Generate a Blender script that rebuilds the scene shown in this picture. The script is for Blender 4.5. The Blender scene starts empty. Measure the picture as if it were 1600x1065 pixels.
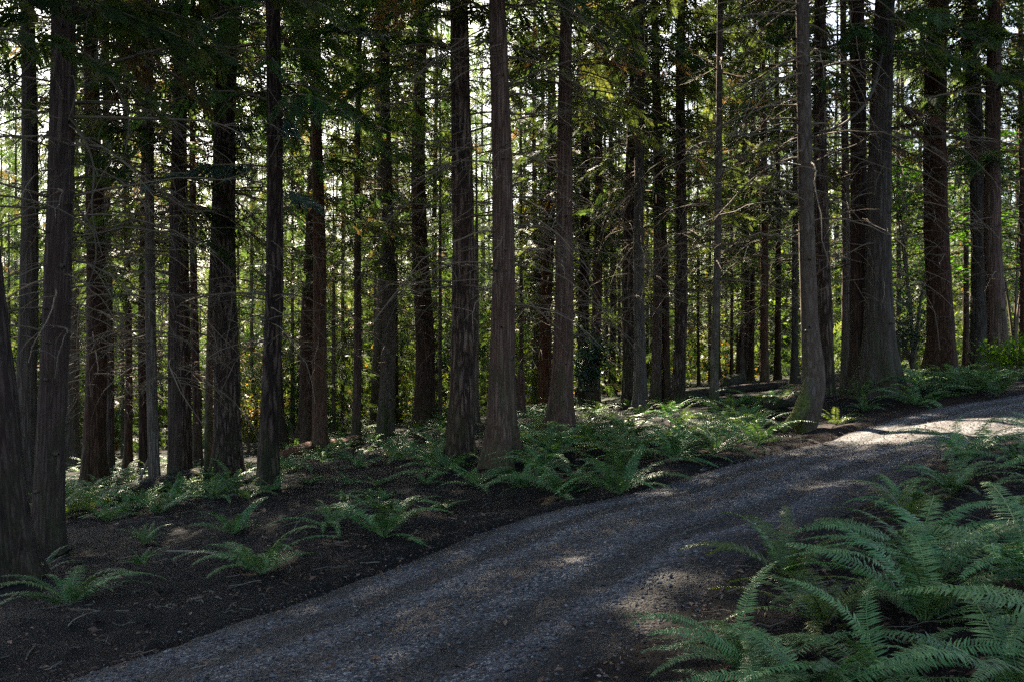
import bpy, math, random
import numpy as np
from mathutils import Vector, Matrix

rng = np.random.default_rng(11)
random.seed(11)
scene = bpy.context.scene
COL = scene.collection
F, U0, V0, EYE = 1556.0, 800.0, 560.0, 1.6          # photograph pixels: focal length, centre column, horizon row, eye height
SUN_EL, SUN_AZ = math.radians(41), math.radians(-16)   # azimuth from +Y towards +X

# ------------------------------------------------------------------ noise and terrain
def vnoise(x, y, seed=0):
    x = np.asarray(x, float); y = np.asarray(y, float)
    xi = np.floor(x).astype(np.int64); yi = np.floor(y).astype(np.int64)
    fx = x - xi; fy = y - yi
    fx = fx * fx * (3 - 2 * fx); fy = fy * fy * (3 - 2 * fy)
    def h(a, b):
        n = (a * 374761393 + b * 668265263 + seed * 144665) & 0xffffffff
        n = ((n ^ (n >> 13)) * 1274126177) & 0xffffffff
        n = (n ^ (n >> 16)) & 0xffff
        return n / 32768.0 - 1.0
    return (h(xi, yi) * (1 - fx) + h(xi + 1, yi) * fx) * (1 - fy) + (h(xi, yi + 1) * (1 - fx) + h(xi + 1, yi + 1) * fx) * fy

def H0(x, y):
    return .14 * 16 * np.tanh(x / 16) - .010 * y - .02 * np.clip(y - 32, 0, 40)

def ray(u, v, fn=None):
    fn = fn or H0
    d = np.arange(1.5, 150, .02)
    x = (u - U0) / F * d
    z = EYE + (V0 - v) / F * d
    below = z < fn(x, d)
    i = int(np.argmax(below)) if below.any() else len(d) - 1
    return float(x[i]), float(d[i])

ROAD_L = [(95, 1060), (330, 985), (560, 905), (700, 850), (830, 800), (1000, 765), (1100, 735), (1200, 708), (1290, 690), (1330, 672), (1400, 650), (1480, 632)]
ROAD_R = [(880, 1065), (1000, 965), (1070, 930), (1110, 890), (1160, 850), (1270, 830), (1330, 790), (1360, 760), (1400, 740), (1480, 712), (1530, 700)]
def resample(P, n):
    P = np.array(P, float)
    for _ in range(3):                                # Chaikin smoothing
        a = P[:-1] * .75 + P[1:] * .25; b = P[:-1] * .25 + P[1:] * .75
        Q = np.empty((2 * len(a), 2)); Q[0::2] = a; Q[1::2] = b
        P = np.vstack([P[:1], Q, P[-1:]])
    s = np.r_[0, np.cumsum(np.hypot(*np.diff(P, axis=0).T))]
    t = np.linspace(0, s[-1], n)
    return np.c_[np.interp(t, s, P[:, 0]), np.interp(t, s, P[:, 1])]
RN = 420
RL = resample([(-11, -3), (-7, 2.2)] + [ray(*p) for p in ROAD_L] + [(11, 18.2), (16, 19.4), (25, 21)], RN)
RR = resample([(-8, -6), (-3, 1.2)] + [ray(*p) for p in ROAD_R] + [(8.6, 13.2), (14, 15.6), (25, 17.5)], RN)
RC = (RL + RR) / 2
RW = np.hypot(*(RL - RR).T) / 2
RD = np.gradient(RC, axis=0); RD /= np.hypot(*RD.T)[:, None]

def road_s(x, y):
    """offset from the road's centre line in half-widths (1 = its edge)"""
    x = np.asarray(x, float); y = np.asarray(y, float)
    shp = x.shape; x = x.ravel(); y = y.ravel()
    out = np.full(x.shape, 9.0)
    idx = np.where((np.abs(x) < 40) & (y > -15) & (y < 45))[0]
    for k in range(0, len(idx), 20000):
        j = idx[k:k + 20000]
        d2 = (x[j, None] - RC[None, ::3, 0]) ** 2 + (y[j, None] - RC[None, ::3, 1]) ** 2
        m = np.argmin(d2, axis=1)
        out[j] = np.sqrt(d2[np.arange(len(j)), m]) / RW[::3][m]
    return out.reshape(shp)

def H(x, y):
    x = np.asarray(x, float); y = np.asarray(y, float)
    m = np.clip((road_s(x, y) - 1.0) / .6, 0, 1)
    far = np.clip(np.hypot(x, y) / 6, 0, 1)
    b = .16 * vnoise(x / 3.1, y / 3.1, 3) + .07 * vnoise(x / 1.1 + 9, y / 1.1, 4) + .12 * np.clip(vnoise(x / 2.0, y / 2.4, 8), 0, 1)
    return H0(x, y) + m * far * b
def hz(x, y):
    return float(H(np.array([x]), np.array([y]))[0])

# ------------------------------------------------------------------ mesh helpers
class MB:
    """collects vertices and faces of ONE mesh"""
    def __init__(self): self.v = []; self.f = {3: [], 4: []}; self.n = 0; self.t = []
    def add(self, v, f, mat=0, tint=.5):
        v = np.asarray(v, float).reshape(-1, 3)
        f = np.asarray(f, int)
        self.f[f.shape[1]].append((f + self.n, mat))
        self.v.append(v); self.n += len(v)
        self.t.append(np.broadcast_to(np.asarray(tint, float), (len(v),)))
    def mesh(self, name, mats, smooth=False):
        me = bpy.data.meshes.new(name)
        v = np.vstack(self.v)
        fs, st, mi = [], [], []
        pos = 0
        for k in (3, 4):
            for f, m in self.f[k]:
                fs.append(f.ravel()); st.append(pos + np.arange(len(f)) * k); pos += f.size
                mi.append(np.full(len(f), m))
        fs = np.concatenate(fs); st = np.concatenate(st); mi = np.concatenate(mi)
        me.vertices.add(len(v)); me.vertices.foreach_set('co', v.ravel().astype(np.float32))
        me.loops.add(len(fs)); me.loops.foreach_set('vertex_index', fs.astype(np.int32))
        me.polygons.add(len(st)); me.polygons.foreach_set('loop_start', st.astype(np.int32))
        me.update(calc_edges=True)
        for m in mats: me.materials.append(m)
        me.polygons.foreach_set('material_index', mi.astype(np.int32))
        me.polygons.foreach_set('use_smooth', np.full(len(st), smooth))
        a = me.attributes.new('tint', 'FLOAT', 'POINT')
        a.data.foreach_set('value', np.concatenate(self.t).astype(np.float32))
        me.validate()
        return me

def tube(pts, rad, k=4, twist=0.):
    pts = np.asarray(pts, float); n = len(pts)
    rad = np.broadcast_to(np.asarray(rad, float), (n,))
    T = np.gradient(pts, axis=0); T /= np.linalg.norm(T, axis=1)[:, None] + 1e-9
    up = np.array([0, 0, 1.]) if abs(T[0, 2]) < .9 else np.array([1., 0, 0])
    A = np.cross(T, up); A /= np.linalg.norm(A, axis=1)[:, None] + 1e-9
    B = np.cross(A, T)
    th = np.arange(k) * 2 * math.pi / k + twist
    v = pts[:, None] + rad[:, None, None] * (np.cos(th)[None, :, None] * A[:, None] + np.sin(th)[None, :, None] * B[:, None])
    i = np.arange(n - 1)[:, None] * k; j = np.arange(k)[None]; j2 = (j + 1) % k
    f = np.stack([i + j, i + j2, i + k + j2, i + k + j], -1).reshape(-1, 4)
    return v.reshape(-1, 3), f

def grid_faces(ni, nj, wrap=False):
    i = np.arange(ni - 1)[:, None] * nj
    j = np.arange(nj if wrap else nj - 1)[None]; j2 = (j + 1) % nj
    return np.stack([i + j, i + j2, i + nj + j2, i + nj + j], -1).reshape(-1, 4)

def obj(name, me, parent=None, **props):
    o = bpy.data.objects.new(name, me); COL.objects.link(o)
    if parent is not None: o.parent = parent
    for k, v in props.items():
        if v is not None: o[k] = v
    return o
def thing(name, label, cat, loc, group=None, data=None, rot=(0, 0, 0), scale=1.):
    o = obj(name, data, None, label=label, category=cat, group=group)
    o.location = loc; o.rotation_euler = rot
    o.scale = (scale,) * 3
    return o

# ------------------------------------------------------------------ materials
def newmat(name):
    m = bpy.data.materials.new(name); m.use_nodes = True
    nt = m.node_tree; nt.nodes.clear()
    return m, nt
def N(nt, typ, ins=None, **attr):
    n = nt.nodes.new(typ)
    for k, v in attr.items(): setattr(n, k, v)
    for k, v in (ins or {}).items():
        if isinstance(v, bpy.types.NodeSocket): nt.links.new(v, n.inputs[k])
        else: n.inputs[k].default_value = v
    return n
def ramp(nt, fac, stops, interp='LINEAR'):
    n = N(nt, 'ShaderNodeValToRGB', {'Fac': fac}); cr = n.color_ramp; cr.interpolation = interp
    while len(cr.elements) > 1: cr.elements.remove(cr.elements[-1])
    cr.elements[0].position = stops[0][0]; cr.elements[0].color = (*stops[0][1], 1)
    for p, c in stops[1:]:
        e = cr.elements.new(p); e.color = (*c, 1)
    return n.outputs['Color']
def noise(nt, vec, scale, detail=3., rough=.55):
    n = N(nt, 'ShaderNodeTexNoise', {'Vector': vec, 'Scale': scale, 'Detail': detail, 'Roughness': rough})
    return n.outputs['Fac']
def mixc(nt, fac, a, b, blend='MIX'):
    n = N(nt, 'ShaderNodeMix', {0: fac}, data_type='RGBA', blend_type=blend)
    for s, v in ((6, a), (7, b)):
        if isinstance(v, bpy.types.NodeSocket): nt.links.new(v, n.inputs[s])
        else: n.inputs[s].default_value = (*v, 1)
    return n.outputs[2]
def mth(nt, op, a, b=0., clamp=False):
    n = N(nt, 'ShaderNodeMath', {0: a, 1: b}, operation=op, use_clamp=clamp)
    return n.outputs[0]
def mapv(nt, vec, scale, loc=(0, 0, 0)):
    return N(nt, 'ShaderNodeMapping', {'Vector': vec, 'Scale': scale, 'Location': loc}).outputs[0]
def out(nt, sh):
    N(nt, 'ShaderNodeOutputMaterial', {'Surface': sh})

def bark(name, cols, vs, furrow, moss=.35, bump=.6, side=False):
    """vs: mapping scale, cols: dark/mid/light bark"""
    m, nt = newmat(name)
    tc = N(nt, 'ShaderNodeTexCoord').outputs['Object']
    oi = N(nt, 'ShaderNodeObjectInfo').outputs['Random']
    off = N(nt, 'ShaderNodeCombineXYZ', {'X': mth(nt, 'MULTIPLY', oi, 37.), 'Y': mth(nt, 'MULTIPLY', oi, 11.)}).outputs[0]
    p = N(nt, 'ShaderNodeVectorMath', {0: tc, 1: off}, operation='ADD').outputs[0]
    st = mapv(nt, p, vs)
    wv = N(nt, 'ShaderNodeVectorMath', {0: st, 1: N(nt, 'ShaderNodeVectorMath', {0: N(nt, 'ShaderNodeTexNoise', {'Vector': st, 'Scale': .35, 'Detail': 5., 'Roughness': .7}).outputs['Color'], 'Scale': 2.8}, operation='SCALE').outputs[0]}, operation='ADD').outputs[0]
    vor = N(nt, 'ShaderNodeTexVoronoi', {'Vector': wv, 'Scale': 1.}, feature='DISTANCE_TO_EDGE').outputs['Distance']
    crack = N(nt, 'ShaderNodeMapRange', {'Value': vor, 'From Min': 0., 'From Max': .28}).outputs[0]
    fib = noise(nt, mapv(nt, p, (60, 60, 3.5)), 1., 4., .65)
    h = mth(nt, 'ADD', mth(nt, 'MULTIPLY', crack, furrow), mth(nt, 'MULTIPLY', fib, 1 - furrow))
    col = ramp(nt, h, [(.12, cols[0]), (.5, cols[1]), (.85, cols[2])])
    big = noise(nt, mapv(nt, p, (2.5, 2.5, .6)), 1., 3.)
    col = mixc(nt, mth(nt, 'MULTIPLY', ramp(nt, big, [(.42, (0, 0, 0)), (.7, (1, 1, 1))]), .45), col, cols[3])
    hs = N(nt, 'ShaderNodeHueSaturation', {'Color': col, 'Saturation': mth(nt, 'ADD', mth(nt, 'MULTIPLY', oi, .5), .75), 'Value': mth(nt, 'ADD', mth(nt, 'MULTIPLY', N(nt, 'ShaderNodeTexWhiteNoise', {'W': oi}, noise_dimensions='1D').outputs['Value'], .7), .7)}).outputs[0]
    # moss and lichen: patches of their own, thickest near the roots
    zz = N(nt, 'ShaderNodeSeparateXYZ', {'Vector': tc}).outputs['Z']
    zf = N(nt, 'ShaderNodeMapRange', {'Value': zz, 'From Min': 0., 'From Max': 2.4 if side else 3.5, 'To Min': .24 if side else .30, 'To Max': -.16 if side else -.02}).outputs[0]
    if side:
        xx = N(nt, 'ShaderNodeSeparateXYZ', {'Vector': tc}).outputs['X']
        zf = mth(nt, 'ADD', zf, N(nt, 'ShaderNodeMapRange', {'Value': xx, 'From Min': -.28, 'From Max': .22, 'To Min': .24, 'To Max': -.12}).outputs[0])
    mn = mth(nt, 'ADD', noise(nt, mapv(nt, p, (5, 5, 1.6)), 1., 5., .7), zf)
    mf = mth(nt, 'MULTIPLY', ramp(nt, mn, [(.66, (0, 0, 0)), (.82, (1, 1, 1))]), moss)
    mc = ramp(nt, noise(nt, p, 30., 3.), [(.35, (.035, .045, .010) if side else (.022, .030, .008)), (.65, (.12, .13, .030) if side else (.060, .072, .026))])
    col = mixc(nt, mf, hs, mc)
    ln = ramp(nt, noise(nt, mapv(nt, p, (9, 9, 4)), 1., 5., .75), [(.6, (0, 0, 0)), (.7, (1, 1, 1))])
    col = mixc(nt, mth(nt, 'MULTIPLY', ln, .25), col, (.20, .21, .18))
    bp = N(nt, 'ShaderNodeBump', {'Height': mth(nt, 'ADD', h, mth(nt, 'MULTIPLY', noise(nt, p, 45., 3.), .25)), 'Strength': bump, 'Distance': .05}).outputs[0]
    b = N(nt, 'ShaderNodeBsdfPrincipled', {'Base Color': col, 'Roughness': .92, 'Normal': bp, 'Specular IOR Level': .25})
    out(nt, b.outputs[0])
    return m
M = {}
M['cedar'] = bark('cedar_bark', [(.016, .008, .006), (.085, .051, .039), (.165, .110, .086), (.08, .040, .029)], (22, 22, 1.1), .45, .5)
M['grey'] = bark('grey_cedar_bark', [(.026, .019, .015), (.080, .062, .051), (.15, .122, .104), (.095, .068, .052)], (20, 20, 1.2), .45, .45)
M['fir'] = bark('fir_bark', [(.007, .004, .003), (.070, .044, .034), (.145, .100, .078), (.068, .034, .024)], (13, 13, 1.7), .75, .45, 1.)
M['dark'] = bark('dark_bark', [(.012, .007, .005), (.050, .027, .020), (.095, .058, .045), (.055, .027, .020)], (16, 16, 1.5), .6, .3)
M['mossy'] = bark('mossy_bark', [(.03, .021, .016), (.085, .062, .048), (.15, .118, .096), (.085, .058, .042)], (12, 12, 3.5), .35, 1.)
M['jmoss'] = bark('moss_coated_bark', [(.03, .021, .016), (.085, .062, .048), (.15, .118, .096), (.085, .058, .042)], (12, 12, 3.5), .35, 1., side=True)
M['rot'] = bark('rotten_or_orange_lit_wood', [(.02, .009, .006), (.085, .042, .028), (.15, .080, .055), (.075, .032, .020)], (16, 16, 1.4), .5, .15)  # rotten wood; also stands in for orange sunlight on one thin stem
M['log'] = bark('log_bark', [(.014, .010, .008), (.045, .034, .027), (.09, .07, .055), (.04, .03, .02)], (14, 14, 2.), .5, .9)

def leaf(name, stops, transl, rough=.5, tcol=(1.25, 1.2, .55), spec=.12, hue=.03, val=.3, scale_noise=None):
    m, nt = newmat(name)
    at = N(nt, 'ShaderNodeAttribute', attribute_name='tint').outputs['Fac']
    oi = N(nt, 'ShaderNodeObjectInfo').outputs['Random']
    col = ramp(nt, at, stops)
    col = N(nt, 'ShaderNodeHueSaturation', {'Color': col, 'Hue': mth(nt, 'ADD', mth(nt, 'MULTIPLY', oi, hue * 2), .5 - hue), 'Value': mth(nt, 'ADD', mth(nt, 'MULTIPLY', N(nt, 'ShaderNodeTexWhiteNoise', {'W': oi}, noise_dimensions='1D').outputs['Value'], val * 2), 1 - val)}).outputs[0]
    b = N(nt, 'ShaderNodeBsdfPrincipled', {'Base Color': col, 'Roughness': rough, 'Specular IOR Level': spec})
    t = N(nt, 'ShaderNodeBsdfTranslucent', {'Color': mixc(nt, 1., col, tcol, 'MULTIPLY')})
    s = N(nt, 'ShaderNodeMixShader', {0: transl, 1: b.outputs[0], 2: t.outputs[0]})
    out(nt, s.outputs[0])
    return m
M['needle'] = leaf('conifer_foliage', [(0, (.095, .070, .046)), (.09, (.09, .07, .04)), (.13, (.026, .046, .018)), (.5, (.042, .080, .030)), (.85, (.075, .112, .036)), (1, (.115, .13, .042))], .52, .5, tcol=(1.75, 1.5, .7))
M['bluefol'] = leaf('skylit_blue_green_foliage', [(0, (.03, .06, .045)), (.5, (.050, .10, .070)), (1, (.075, .14, .095))], .3, .4, spec=.5)  # on the leafy boughs, bluish skylight is put into the leaf colour
M['brown'] = leaf('dead_foliage', [(0, (.07, .045, .032)), (1, (.15, .10, .072))], .3, .7, tcol=(1.2, 1., .8))
M['broad'] = leaf('broadleaf_foliage', [(0, (.045, .08, .016)), (.5, (.075, .115, .022)), (.85, (.12, .135, .028)), (.96, (.17, .13, .03)), (1, (.20, .10, .03))], .5, .45, tcol=(1.6, 1.6, .6))
M['maple'] = leaf('maple_foliage', [(0, (.05, .11, .014)), (1, (.10, .18, .02))], .55, .45, tcol=(1.3, 1.5, .4))
M['fern'] = leaf('fern_frond', [(0, (.036, .080, .028)), (.5, (.075, .155, .050)), (1, (.14, .24, .08))], .25, .5, spec=.35, hue=.03, val=.4)
M['fernpale'] = leaf('pale_fern_frond', [(0, (.05, .09, .02)), (1, (.10, .16, .035))], .4, .4, spec=.5)  # paler, yellower fern colour, for variety between plants
M['deadfern'] = leaf('withered_fern_frond', [(0, (.10, .05, .025)), (1, (.26, .155, .09))], .2, .7)

def wood(name, a, b):
    m, nt = newmat(name)
    tc = N(nt, 'ShaderNodeTexCoord').outputs['Object']
    oi = N(nt, 'ShaderNodeAttribute', attribute_name='tint').outputs['Fac']
    col = mixc(nt, oi, a, b)
    col = mixc(nt, mth(nt, 'MULTIPLY', noise(nt, tc, 9., 4.), .5), col, (.05, .06, .025))
    b_ = N(nt, 'ShaderNodeBsdfPrincipled', {'Base Color': col, 'Roughness': .85})
    out(nt, b_.outputs[0]); return m
M['twig'] = wood('bare_branch_wood', (.05, .033, .024), (.27, .185, .125))
M['stick'] = wood('fallen_stick_wood', (.07, .055, .045), (.26, .22, .18))

def ground_mat():
    m, nt = newmat('forest_soil')
    tc = N(nt, 'ShaderNodeTexCoord').outputs['Object']
    n1 = noise(nt, tc, .55, 5., .6); n2 = noise(nt, tc, 7., 5., .7); n3 = noise(nt, tc, 60., 4., .7)
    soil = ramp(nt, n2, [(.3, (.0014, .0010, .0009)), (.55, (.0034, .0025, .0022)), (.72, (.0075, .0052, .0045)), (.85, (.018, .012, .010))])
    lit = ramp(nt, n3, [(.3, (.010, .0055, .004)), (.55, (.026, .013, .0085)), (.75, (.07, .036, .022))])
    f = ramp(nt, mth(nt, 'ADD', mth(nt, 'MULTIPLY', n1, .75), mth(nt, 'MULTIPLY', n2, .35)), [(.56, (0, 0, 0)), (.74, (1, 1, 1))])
    # needle litter lies thick along the far verge and under the cedars beside it
    sp = N(nt, 'ShaderNodeAttribute', attribute_name='tint').outputs['Fac']
    f = mth(nt, 'ADD', mth(nt, 'MULTIPLY', f, .7), sp, True)
    col = mixc(nt, f, soil, lit)
    # far glade: grass and low plants
    yy = N(nt, 'ShaderNodeSeparateXYZ', {'Vector': tc}).outputs['Y']
    gf = N(nt, 'ShaderNodeMapRange', {'Value': yy, 'From Min': 27., 'From Max': 40.}).outputs[0]
    gcol = ramp(nt, n2, [(.3, (.010, .013, .005)), (.6, (.022, .026, .009)), (.8, (.04, .034, .016))])
    col = mixc(nt, gf, col, gcol)
    h = mth(nt, 'ADD', mth(nt, 'MULTIPLY', n2, .6), mth(nt, 'MULTIPLY', n3, .4))
    bp = N(nt, 'ShaderNodeBump', {'Height': h, 'Strength': 1., 'Distance': .07}).outputs[0]
    b = N(nt, 'ShaderNodeBsdfPrincipled', {'Base Color': col, 'Roughness': .95, 'Normal': bp, 'Specular IOR Level': .2})
    out(nt, b.outputs[0]); return m
def road_mat():
    m, nt = newmat('gravel_road')
    tc = N(nt, 'ShaderNodeTexCoord').outputs['Object']
    s = N(nt, 'ShaderNodeAttribute', attribute_name='tint').outputs['Fac']     # 0..1 across the road
    v1 = N(nt, 'ShaderNodeTexVoronoi', {'Vector': tc, 'Scale': 62.})
    v2 = N(nt, 'ShaderNodeTexVoronoi', {'Vector': tc, 'Scale': 27.})
    g1 = N(nt, 'ShaderNodeSeparateColor', {'Color': v1.outputs['Color']}).outputs[0]
    stone = ramp(nt, g1, [(0, (.011, .010, .011)), (.45, (.040, .038, .041)), (.8, (.105, .101, .104)), (.97, (.28, .265, .25))])
    nb = noise(nt, tc, 1.4, 5., .65); nf = noise(nt, tc, 38., 4., .7)
    wob = mth(nt, 'ADD', s, mth(nt, 'MULTIPLY', mth(nt, 'SUBTRACT', noise(nt, tc, .5, 2.), .5), .05))
    band = ramp(nt, wob, [(0, (1, 1, 1)), (.1, (.7, .7, .7)), (.2, (.15, .15, .15)), (.42, (.3, .3, .3)), (.5, (.55, .55, .55)), (.6, (.3, .3, .3)), (.8, (.15, .15, .15)), (.9, (.7, .7, .7)), (1, (1, 1, 1))])
    lf = ramp(nt, mth(nt, 'ADD', mth(nt, 'MULTIPLY', band, .45), mth(nt, 'ADD', mth(nt, 'MULTIPLY', nb, .45), mth(nt, 'MULTIPLY', nf, .35))), [(.60, (0, 0, 0)), (.85, (1, 1, 1))])
    litter = ramp(nt, nf, [(.3, (.03, .018, .013)), (.5, (.07, .042, .030)), (.7, (.15, .095, .06))])
    col = mixc(nt, mth(nt, 'MULTIPLY', lf, .85), stone, litter)
    soil = ramp(nt, nf, [(.35, (.008, .006, .005)), (.6, (.02, .014, .011)), (.75, (.05, .033, .023))])
    edge = ramp(nt, mth(nt, 'ADD', mth(nt, 'ABSOLUTE', mth(nt, 'SUBTRACT', s, .5)), mth(nt, 'ADD', mth(nt, 'MULTIPLY', mth(nt, 'SUBTRACT', noise(nt, tc, 2.2, 5., .7), .5), .22), mth(nt, 'MULTIPLY', mth(nt, 'SUBTRACT', g1, .5), .10))), [(.29, (0, 0, 0)), (.44, (1, 1, 1))])
    col = mixc(nt, edge, col, soil)
    rut = ramp(nt, mth(nt, 'ADD', mth(nt, 'ABSOLUTE', mth(nt, 'SUBTRACT', wob, .5)), mth(nt, 'MULTIPLY', mth(nt, 'SUBTRACT', nb, .5), .07)), [(.03, (.55, .48, .44)), (.08, (1.1, 1.08, 1.08)), (.13, (1.1, 1.1, 1.12)), (.17, (.30, .27, .255)), (.235, (.34, .30, .28)), (.27, (1.25, 1.25, 1.3)), (.31, (1.2, 1.2, 1.25)), (.36, (.4, .36, .33))])
    col = mixc(nt, 1., col, rut, 'MULTIPLY')
    wet = ramp(nt, noise(nt, mapv(nt, tc, (1, 1, 1)), .9, 4., .6), [(.35, (.62, .62, .64)), (.65, (1.1, 1.1, 1.1))])
    col = mixc(nt, 1., col, wet, 'MULTIPLY')
    h = mth(nt, 'ADD', mth(nt, 'MULTIPLY', mth(nt, 'SUBTRACT', 1., v1.outputs['Distance']), .5), mth(nt, 'MULTIPLY', mth(nt, 'SUBTRACT', 1., v2.outputs['Distance']), .8))
    bp = N(nt, 'ShaderNodeBump', {'Height': h, 'Strength': 1., 'Distance': .03}).outputs[0]
    b = N(nt, 'ShaderNodeBsdfPrincipled', {'Base Color': col, 'Roughness': .8, 'Normal': bp, 'Specular IOR Level': .4})
    out(nt, b.outputs[0]); return m
def stone_mat():
    m, nt = newmat('gravel_stone')
    at = N(nt, 'ShaderNodeAttribute', attribute_name='tint').outputs['Fac']
    col = ramp(nt, at, [(0, (.014, .014, .017)), (.5, (.05, .052, .06)), (.85, (.12, .12, .13)), (.95, (.25, .24, .23)), (1, (.10, .06, .04))])
    out(nt, N(nt, 'ShaderNodeBsdfPrincipled', {'Base Color': col, 'Roughness': .75}).outputs[0]); return m
def litter_mat():
    m, nt = newmat('fallen_leaf')
    at = N(nt, 'ShaderNodeAttribute', attribute_name='tint').outputs['Fac']
    col = ramp(nt, at, [(0, (.035, .018, .012)), (.5, (.10, .05, .03)), (.8, (.20, .115, .07)), (1, (.32, .24, .16))])
    out(nt, N(nt, 'ShaderNodeBsdfPrincipled', {'Base Color': col, 'Roughness': .8}).outputs[0]); return m
M['ground'] = ground_mat(); M['road'] = road_mat(); M['stone'] = stone_mat(); M['litter'] = litter_mat()
def plain(name, c, rough=.6):
    m, nt = newmat(name)
    tc = N(nt, 'ShaderNodeTexCoord').outputs['Object']
    col = mixc(nt, mth(nt, 'MULTIPLY', noise(nt, tc, 4., 4.), .35), c, tuple(k * .6 for k in c))
    out(nt, N(nt, 'ShaderNodeBsdfPrincipled', {'Base Color': col, 'Roughness': rough}).outputs[0]); return m

# ------------------------------------------------------------------ the setting
def axis(lo, hi, a, b, step, grow=1.13):
    c = list(np.arange(a, b, step)); x, s = a, step
    L = []
    while x > lo: s *= grow; x -= s; L.append(x)
    R = []; x, s = c[-1], step
    while x < hi: s *= grow; x += s; R.append(x)
    return np.array(L[::-1] + c + R)
gx = axis(-400, 400, -13, 14, .11); gy = axis(-80, 700, 3.2, 27, .12)
X, Y = np.meshgrid(gx, gy, indexing='ij')
S = road_s(X, Y)
Z = H(X, Y)
near = np.clip(1 - (np.hypot(X, Y) - 24) / 6, 0, 1)
Z = Z + near * (.030 * vnoise(X / .35, Y / .35, 21) + .018 * vnoise(X / .15, Y / .15, 22)) - .085 * np.clip((1.0 - S) / .15, 0, 1)
verge = np.clip(1.35 - np.abs(S - 1.0) * 2.2, 0, 1) * np.clip((Y - 11.5) / 3, 0, 1) * np.clip((X - 2.5) / 2, 0, 1)
mb = MB(); mb.add(np.stack([X, Y, Z], -1), grid_faces(len(gx), len(gy))[:, ::-1], 0, (verge * .8).ravel())
obj('ground', mb.mesh('ground', [M['ground']], True), kind='structure')

ns = 49
sv = np.linspace(-1.22, 1.22, ns)
P = RC[:, None] + (RL - RC)[:, None] * sv[None, :, None]
rx, ry = P[..., 0], P[..., 1]
e = np.abs(sv)[None]
prof = .02 * (1 - e ** 2) - .03 * np.exp(-((e - .5) / .16) ** 2) - .10 * np.clip((e - .86) / .3, 0, 1) ** 1.3
rz = H0(rx, ry) + prof + .012 * vnoise(rx / .5, ry / .5, 31) + .006 * vnoise(rx / .12, ry / .12, 32) + .012
mb = MB(); mb.add(np.stack([rx, ry, rz], -1), grid_faces(RN, ns)[:, ::-1], 0, np.broadcast_to((sv + 1.22) / 2.44, rx.shape).ravel())
obj('gravel_road', mb.mesh('gravel_road', [M['road']], True), kind='structure')
def road_z(x, y, s):
    s = np.abs(s)
    return H0(x, y) + .02 * (1 - s ** 2) - .03 * np.exp(-((s - .5) / .16) ** 2) - .10 * np.clip((s - .86) / .3, 0, 1) ** 1.3 + .012 * vnoise(x / .5, y / .5, 31) + .012

# loose stones on the road
OCT = np.array([(1, 0, 0), (-1, 0, 0), (0, 1, 0), (0, -1, 0), (0, 0, 1), (0, 0, -1)], float)
OCF = np.array([(0, 2, 4), (2, 1, 4), (1, 3, 4), (3, 0, 4), (2, 0, 5), (1, 2, 5), (3, 1, 5), (0, 3, 5)])
def scatter_road(n, smin=-.98, smax=.98):
    i = rng.integers(60, RN - 60, n * 4); s = rng.uniform(smin, smax, n * 4)
    p = RC[i] + (RL - RC)[i] * s[:, None] + rng.normal(0, .04, (n * 4, 2))
    d = np.hypot(p[:, 0], p[:, 1])
    keep = (p[:, 1] > 3.8) & (rng.random(n * 4) < np.clip((6.5 / d) ** 1.6, 0, 1))
    p, s = p[keep][:n], s[keep][:n]
    return p, s
p, s = scatter_road(40000, -1.25, 1.25)
kp = rng.random(len(p)) < np.where(np.abs(s) > .85, .38 * np.clip((1.3 - np.abs(s)) / .45, 0, 1), np.where((np.abs(np.abs(s) - .5) < .13), .22, .8))
p, s = p[kp], s[kp]
n = len(p)
r = rng.lognormal(math.log(.0075), .42, n).clip(.004, .026)
v = OCT[None] * (r[:, None, None] * rng.uniform(.6, 1.25, (n, 6, 1)) * np.array([1, 1, .75]))
a = rng.uniform(0, 6.28, n); c, s_ = np.cos(a), np.sin(a)
v = np.stack([v[..., 0] * c[:, None] - v[..., 1] * s_[:, None], v[..., 0] * s_[:, None] + v[..., 1] * c[:, None], v[..., 2]], -1)
v += np.stack([p[:, 0], p[:, 1], np.where(np.abs(s) < 1.0, road_z(p[:, 0], p[:, 1], s), H(p[:, 0], p[:, 1]) + .01) + r * .25], -1)[:, None]
mb = MB(); mb.add(v, (OCF[None] + np.arange(n)[:, None, None] * 6).reshape(-1, 3), 0, np.repeat(np.clip(rng.beta(2, 2.2, n), 0, .96), 6))
obj('gravel', mb.mesh('gravel', [M['stone']]), kind='stuff')

# leaf and needle litter
def scatter_ground(n, ymax=20):
    y = 3.6 + (ymax - 3.6) * rng.random(n * 3) ** 1.5
    x = (rng.uniform(-80, 1700, n * 3) - U0) / F * y
    return x, y
x, y = scatter_ground(40000, 26)
S_ = road_s(x, y)
keep = (S_ > .9) | (rng.random(len(x)) < .42)
x, y, S_ = x[keep][:34000], y[keep][:34000], S_[keep][:34000]
n = len(x)
z = np.where(S_ > 1.02, H(x, y) + .012, road_z(x, y, np.minimum(S_, 1.05)) + .010)
ln = rng.lognormal(math.log(.013), .55, n).clip(.004, .05); wd = ln * rng.uniform(.12, .5, n)
a = rng.uniform(0, 6.28, n)
ex = np.stack([np.cos(a), np.sin(a), rng.normal(0, .25, n)], -1); ey = np.stack([-np.sin(a), np.cos(a), rng.normal(0, .3, n)], -1)
T = np.array([(-1, 0), (0, 1), (1, 0), (0, -1)])
v = np.stack([x, y, z], -1)[:, None] + ex[:, None] * (T[None, :, 0:1] * ln[:, None, None]) + ey[:, None] * (T[None, :, 1:2] * wd[:, None, None])
v[:, 1::2, 2] += (ln * .2)[:, None]
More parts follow.
